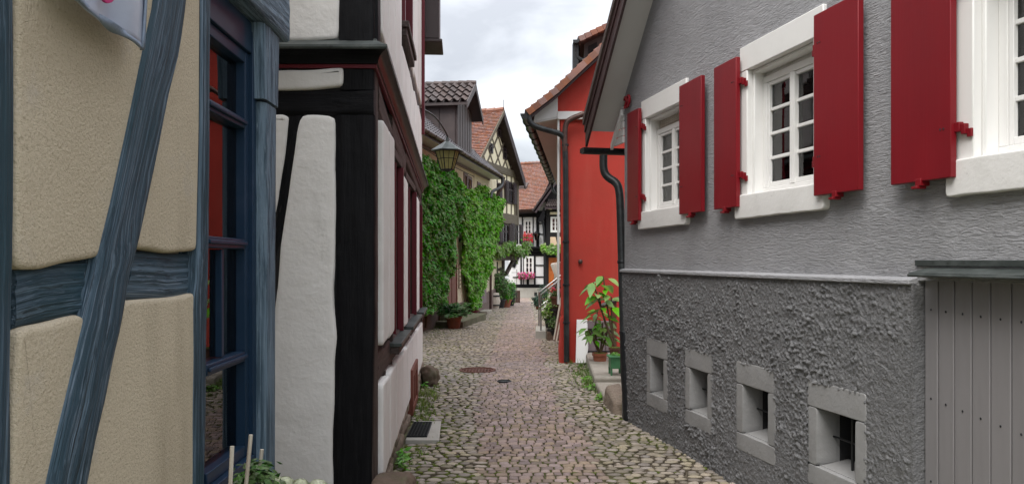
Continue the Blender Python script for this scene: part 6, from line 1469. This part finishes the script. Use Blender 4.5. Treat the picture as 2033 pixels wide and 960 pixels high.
bigplant('potted_angels_trumpet', 'bushy broad leafed plant in a terracotta pot on the stone landing', 1191, 730, 10.9, .105, .22, [(1168, 652, (1180, 680)), (1186, 618, (1180, 660)), (1196, 640, (1196, 670)), (1178, 668, (1184, 684)), (1206, 655, (1200, 680))], .1, n=9, ls=.16)
bigplant('potted_angels_trumpet', 'tallest broad leafed plant, reaching up beside the black downpipe', 1222, 712, 10.6, .09, .16, [(1178, 560, (1195, 620)), (1198, 548, (1205, 610)), (1214, 590, (1214, 640)), (1190, 590, (1200, 640))], .1, 'brownpot', n=8, ls=.21)
gpn = root('green_planter', at(1222, 750, 9.6), 'small green wooden planter on legs between terracotta pot and downpipe', 'planter')
c = at(1222, 757, 9.6); m = MB(); wbox(m, c+Vector((0, 0, .25)), (.15, .24, .14)); m.build('box', 'greenplanter', gpn, bevel=.006)
for sx in (-.065, .065):
    for sy_ in (-.1, .1): m = MB(); wbox(m, c+Vector((sx, sy_, .1)), (.022, .022, .2)); m.build('leg', 'greenplanter', gpn)
m = MB(); wbox(m, c+Vector((0, 0, .325)), (.2, .27, .014)); m.build('rim', 'greenplanter', gpn)
m = MB(); bush(m, c+Vector((0, 0, .34)), (.07, .1, .03), 150, .03); m.build('foliage', 'bigleaf', gpn, smooth=0)
# ---------------------------------------------------------------- weeds and moss between the stones
def tuft(m, c, n, h, sp):
    for _ in range(n):
        b = c+Vector((random.gauss(0, sp), random.gauss(0, sp), 0)); a = random.random()*6.28; d = Vector((math.cos(a), math.sin(a), 0)); l = h*random.uniform(.5, 1.3); w = .003+.003*random.random(); s = Vector((-d.y, d.x, 0))*w
        m.add([b-s, b+s, b+d*l*.2+Vector((0, 0, l*.6))+s*.7, b+d*l*.2+Vector((0, 0, l*.6))-s*.7, b+d*l*.55+Vector((0, 0, l*.95))], [(0, 1, 2, 3), (3, 2, 4)], 0, random.random())
m = MB()
for (px, py, n, h, sp, cnt) in ((1160, 742, 10, .10, .05, 44), (1180, 762, 10, .10, .05, 36), (1194, 785, 9, .08, .035, 20), (1140, 735, 8, .06, .06, 26), (1150, 760, 7, .05, .05, 20), (845, 775, 10, .08, .04, 34), (842, 800, 9, .07, .04, 34), (840, 825, 8, .06, .03, 26), (860, 860, 6, .035, .03, 16), (840, 900, 6, .035, .03, 20), (800, 925, 8, .05, .02, 12), (870, 655, 8, .07, .15, 14), (845, 668, 8, .06, .10, 12), (935, 637, 8, .06, .1, 9), (965, 628, 8, .06, .1, 8), (1120, 716, 9, .11, .02, 3), (1135, 718, 9, .14, .03, 5)):
    for _ in range(cnt):
        c = gp(px+random.gauss(0, 14), py+random.gauss(0, 9)); 
        if c.x < xleft(c.y)-.05: continue
        tuft(m, c-Vector((0, 0, .015)), n, h*random.uniform(.5, 1.3), sp*.5)
tag(m.build('grass_tufts', 'grass', smooth=0), 'green grass tufts sprouting between the cobbles along both walls', 'grass', kind='stuff')
m = MB()
def weed(c, n, s):
    for k in range(n): a = k*2.4; leafgeo(m, c+Vector((0, 0, .01+.008*k)), Vector((0, 0, 1))+rv(.25), Vector((math.cos(a), math.sin(a), .3)), s*random.uniform(.6, 1.2), .45)
for px, py, sc in ((1178, 775, .09), (1190, 792, .07), (1168, 760, .08), (800, 925, .06), (795, 915, .07), (850, 770, .06), (1205, 770, .08), (1138, 705, .10), (1150, 716, .10)):
    for _ in range(4): weed(gp(px+random.gauss(0, 6), py+random.gauss(0, 4)), 9, sc)
tag(m.build('broadleaf_weeds', 'bigleaf', smooth=0), 'broad leafed weeds by the kerb and wall foot', 'weeds', kind='stuff')
mo = MB(); rr = random.Random(9)
for s in stones:
    x, y_ = s[0], s[1]
    if y_ > 20: continue
    dl, dr_ = x-xleft(y_), xright(y_)-x
    pr_ = max(0, 1.1-dl*1.2)*(1 if y_ < 8.5 or 13 < y_ else .5)+max(0, .55-dr_*1.2)*(1 if y_ > 7.5 else .3)+.12*max(0, noise.noise(Vector((x*1.2, y_*.8, 3))))*4
    if rr.random() < pr_:
        c = Vector((x-s[2]/2+rr.uniform(-.02, .02), y_-s[3]/2+rr.uniform(-.01, .01), gz(y_)+crown(x, y_)-.012)); rock(mo, c, (rr.uniform(.02, .05), rr.uniform(.012, .03), .012), rr.random()*99, 1, .4)
tag(mo.build('moss_patches', 'moss', smooth=80), 'cushions of moss in the joints of the paving', 'moss', kind='stuff')
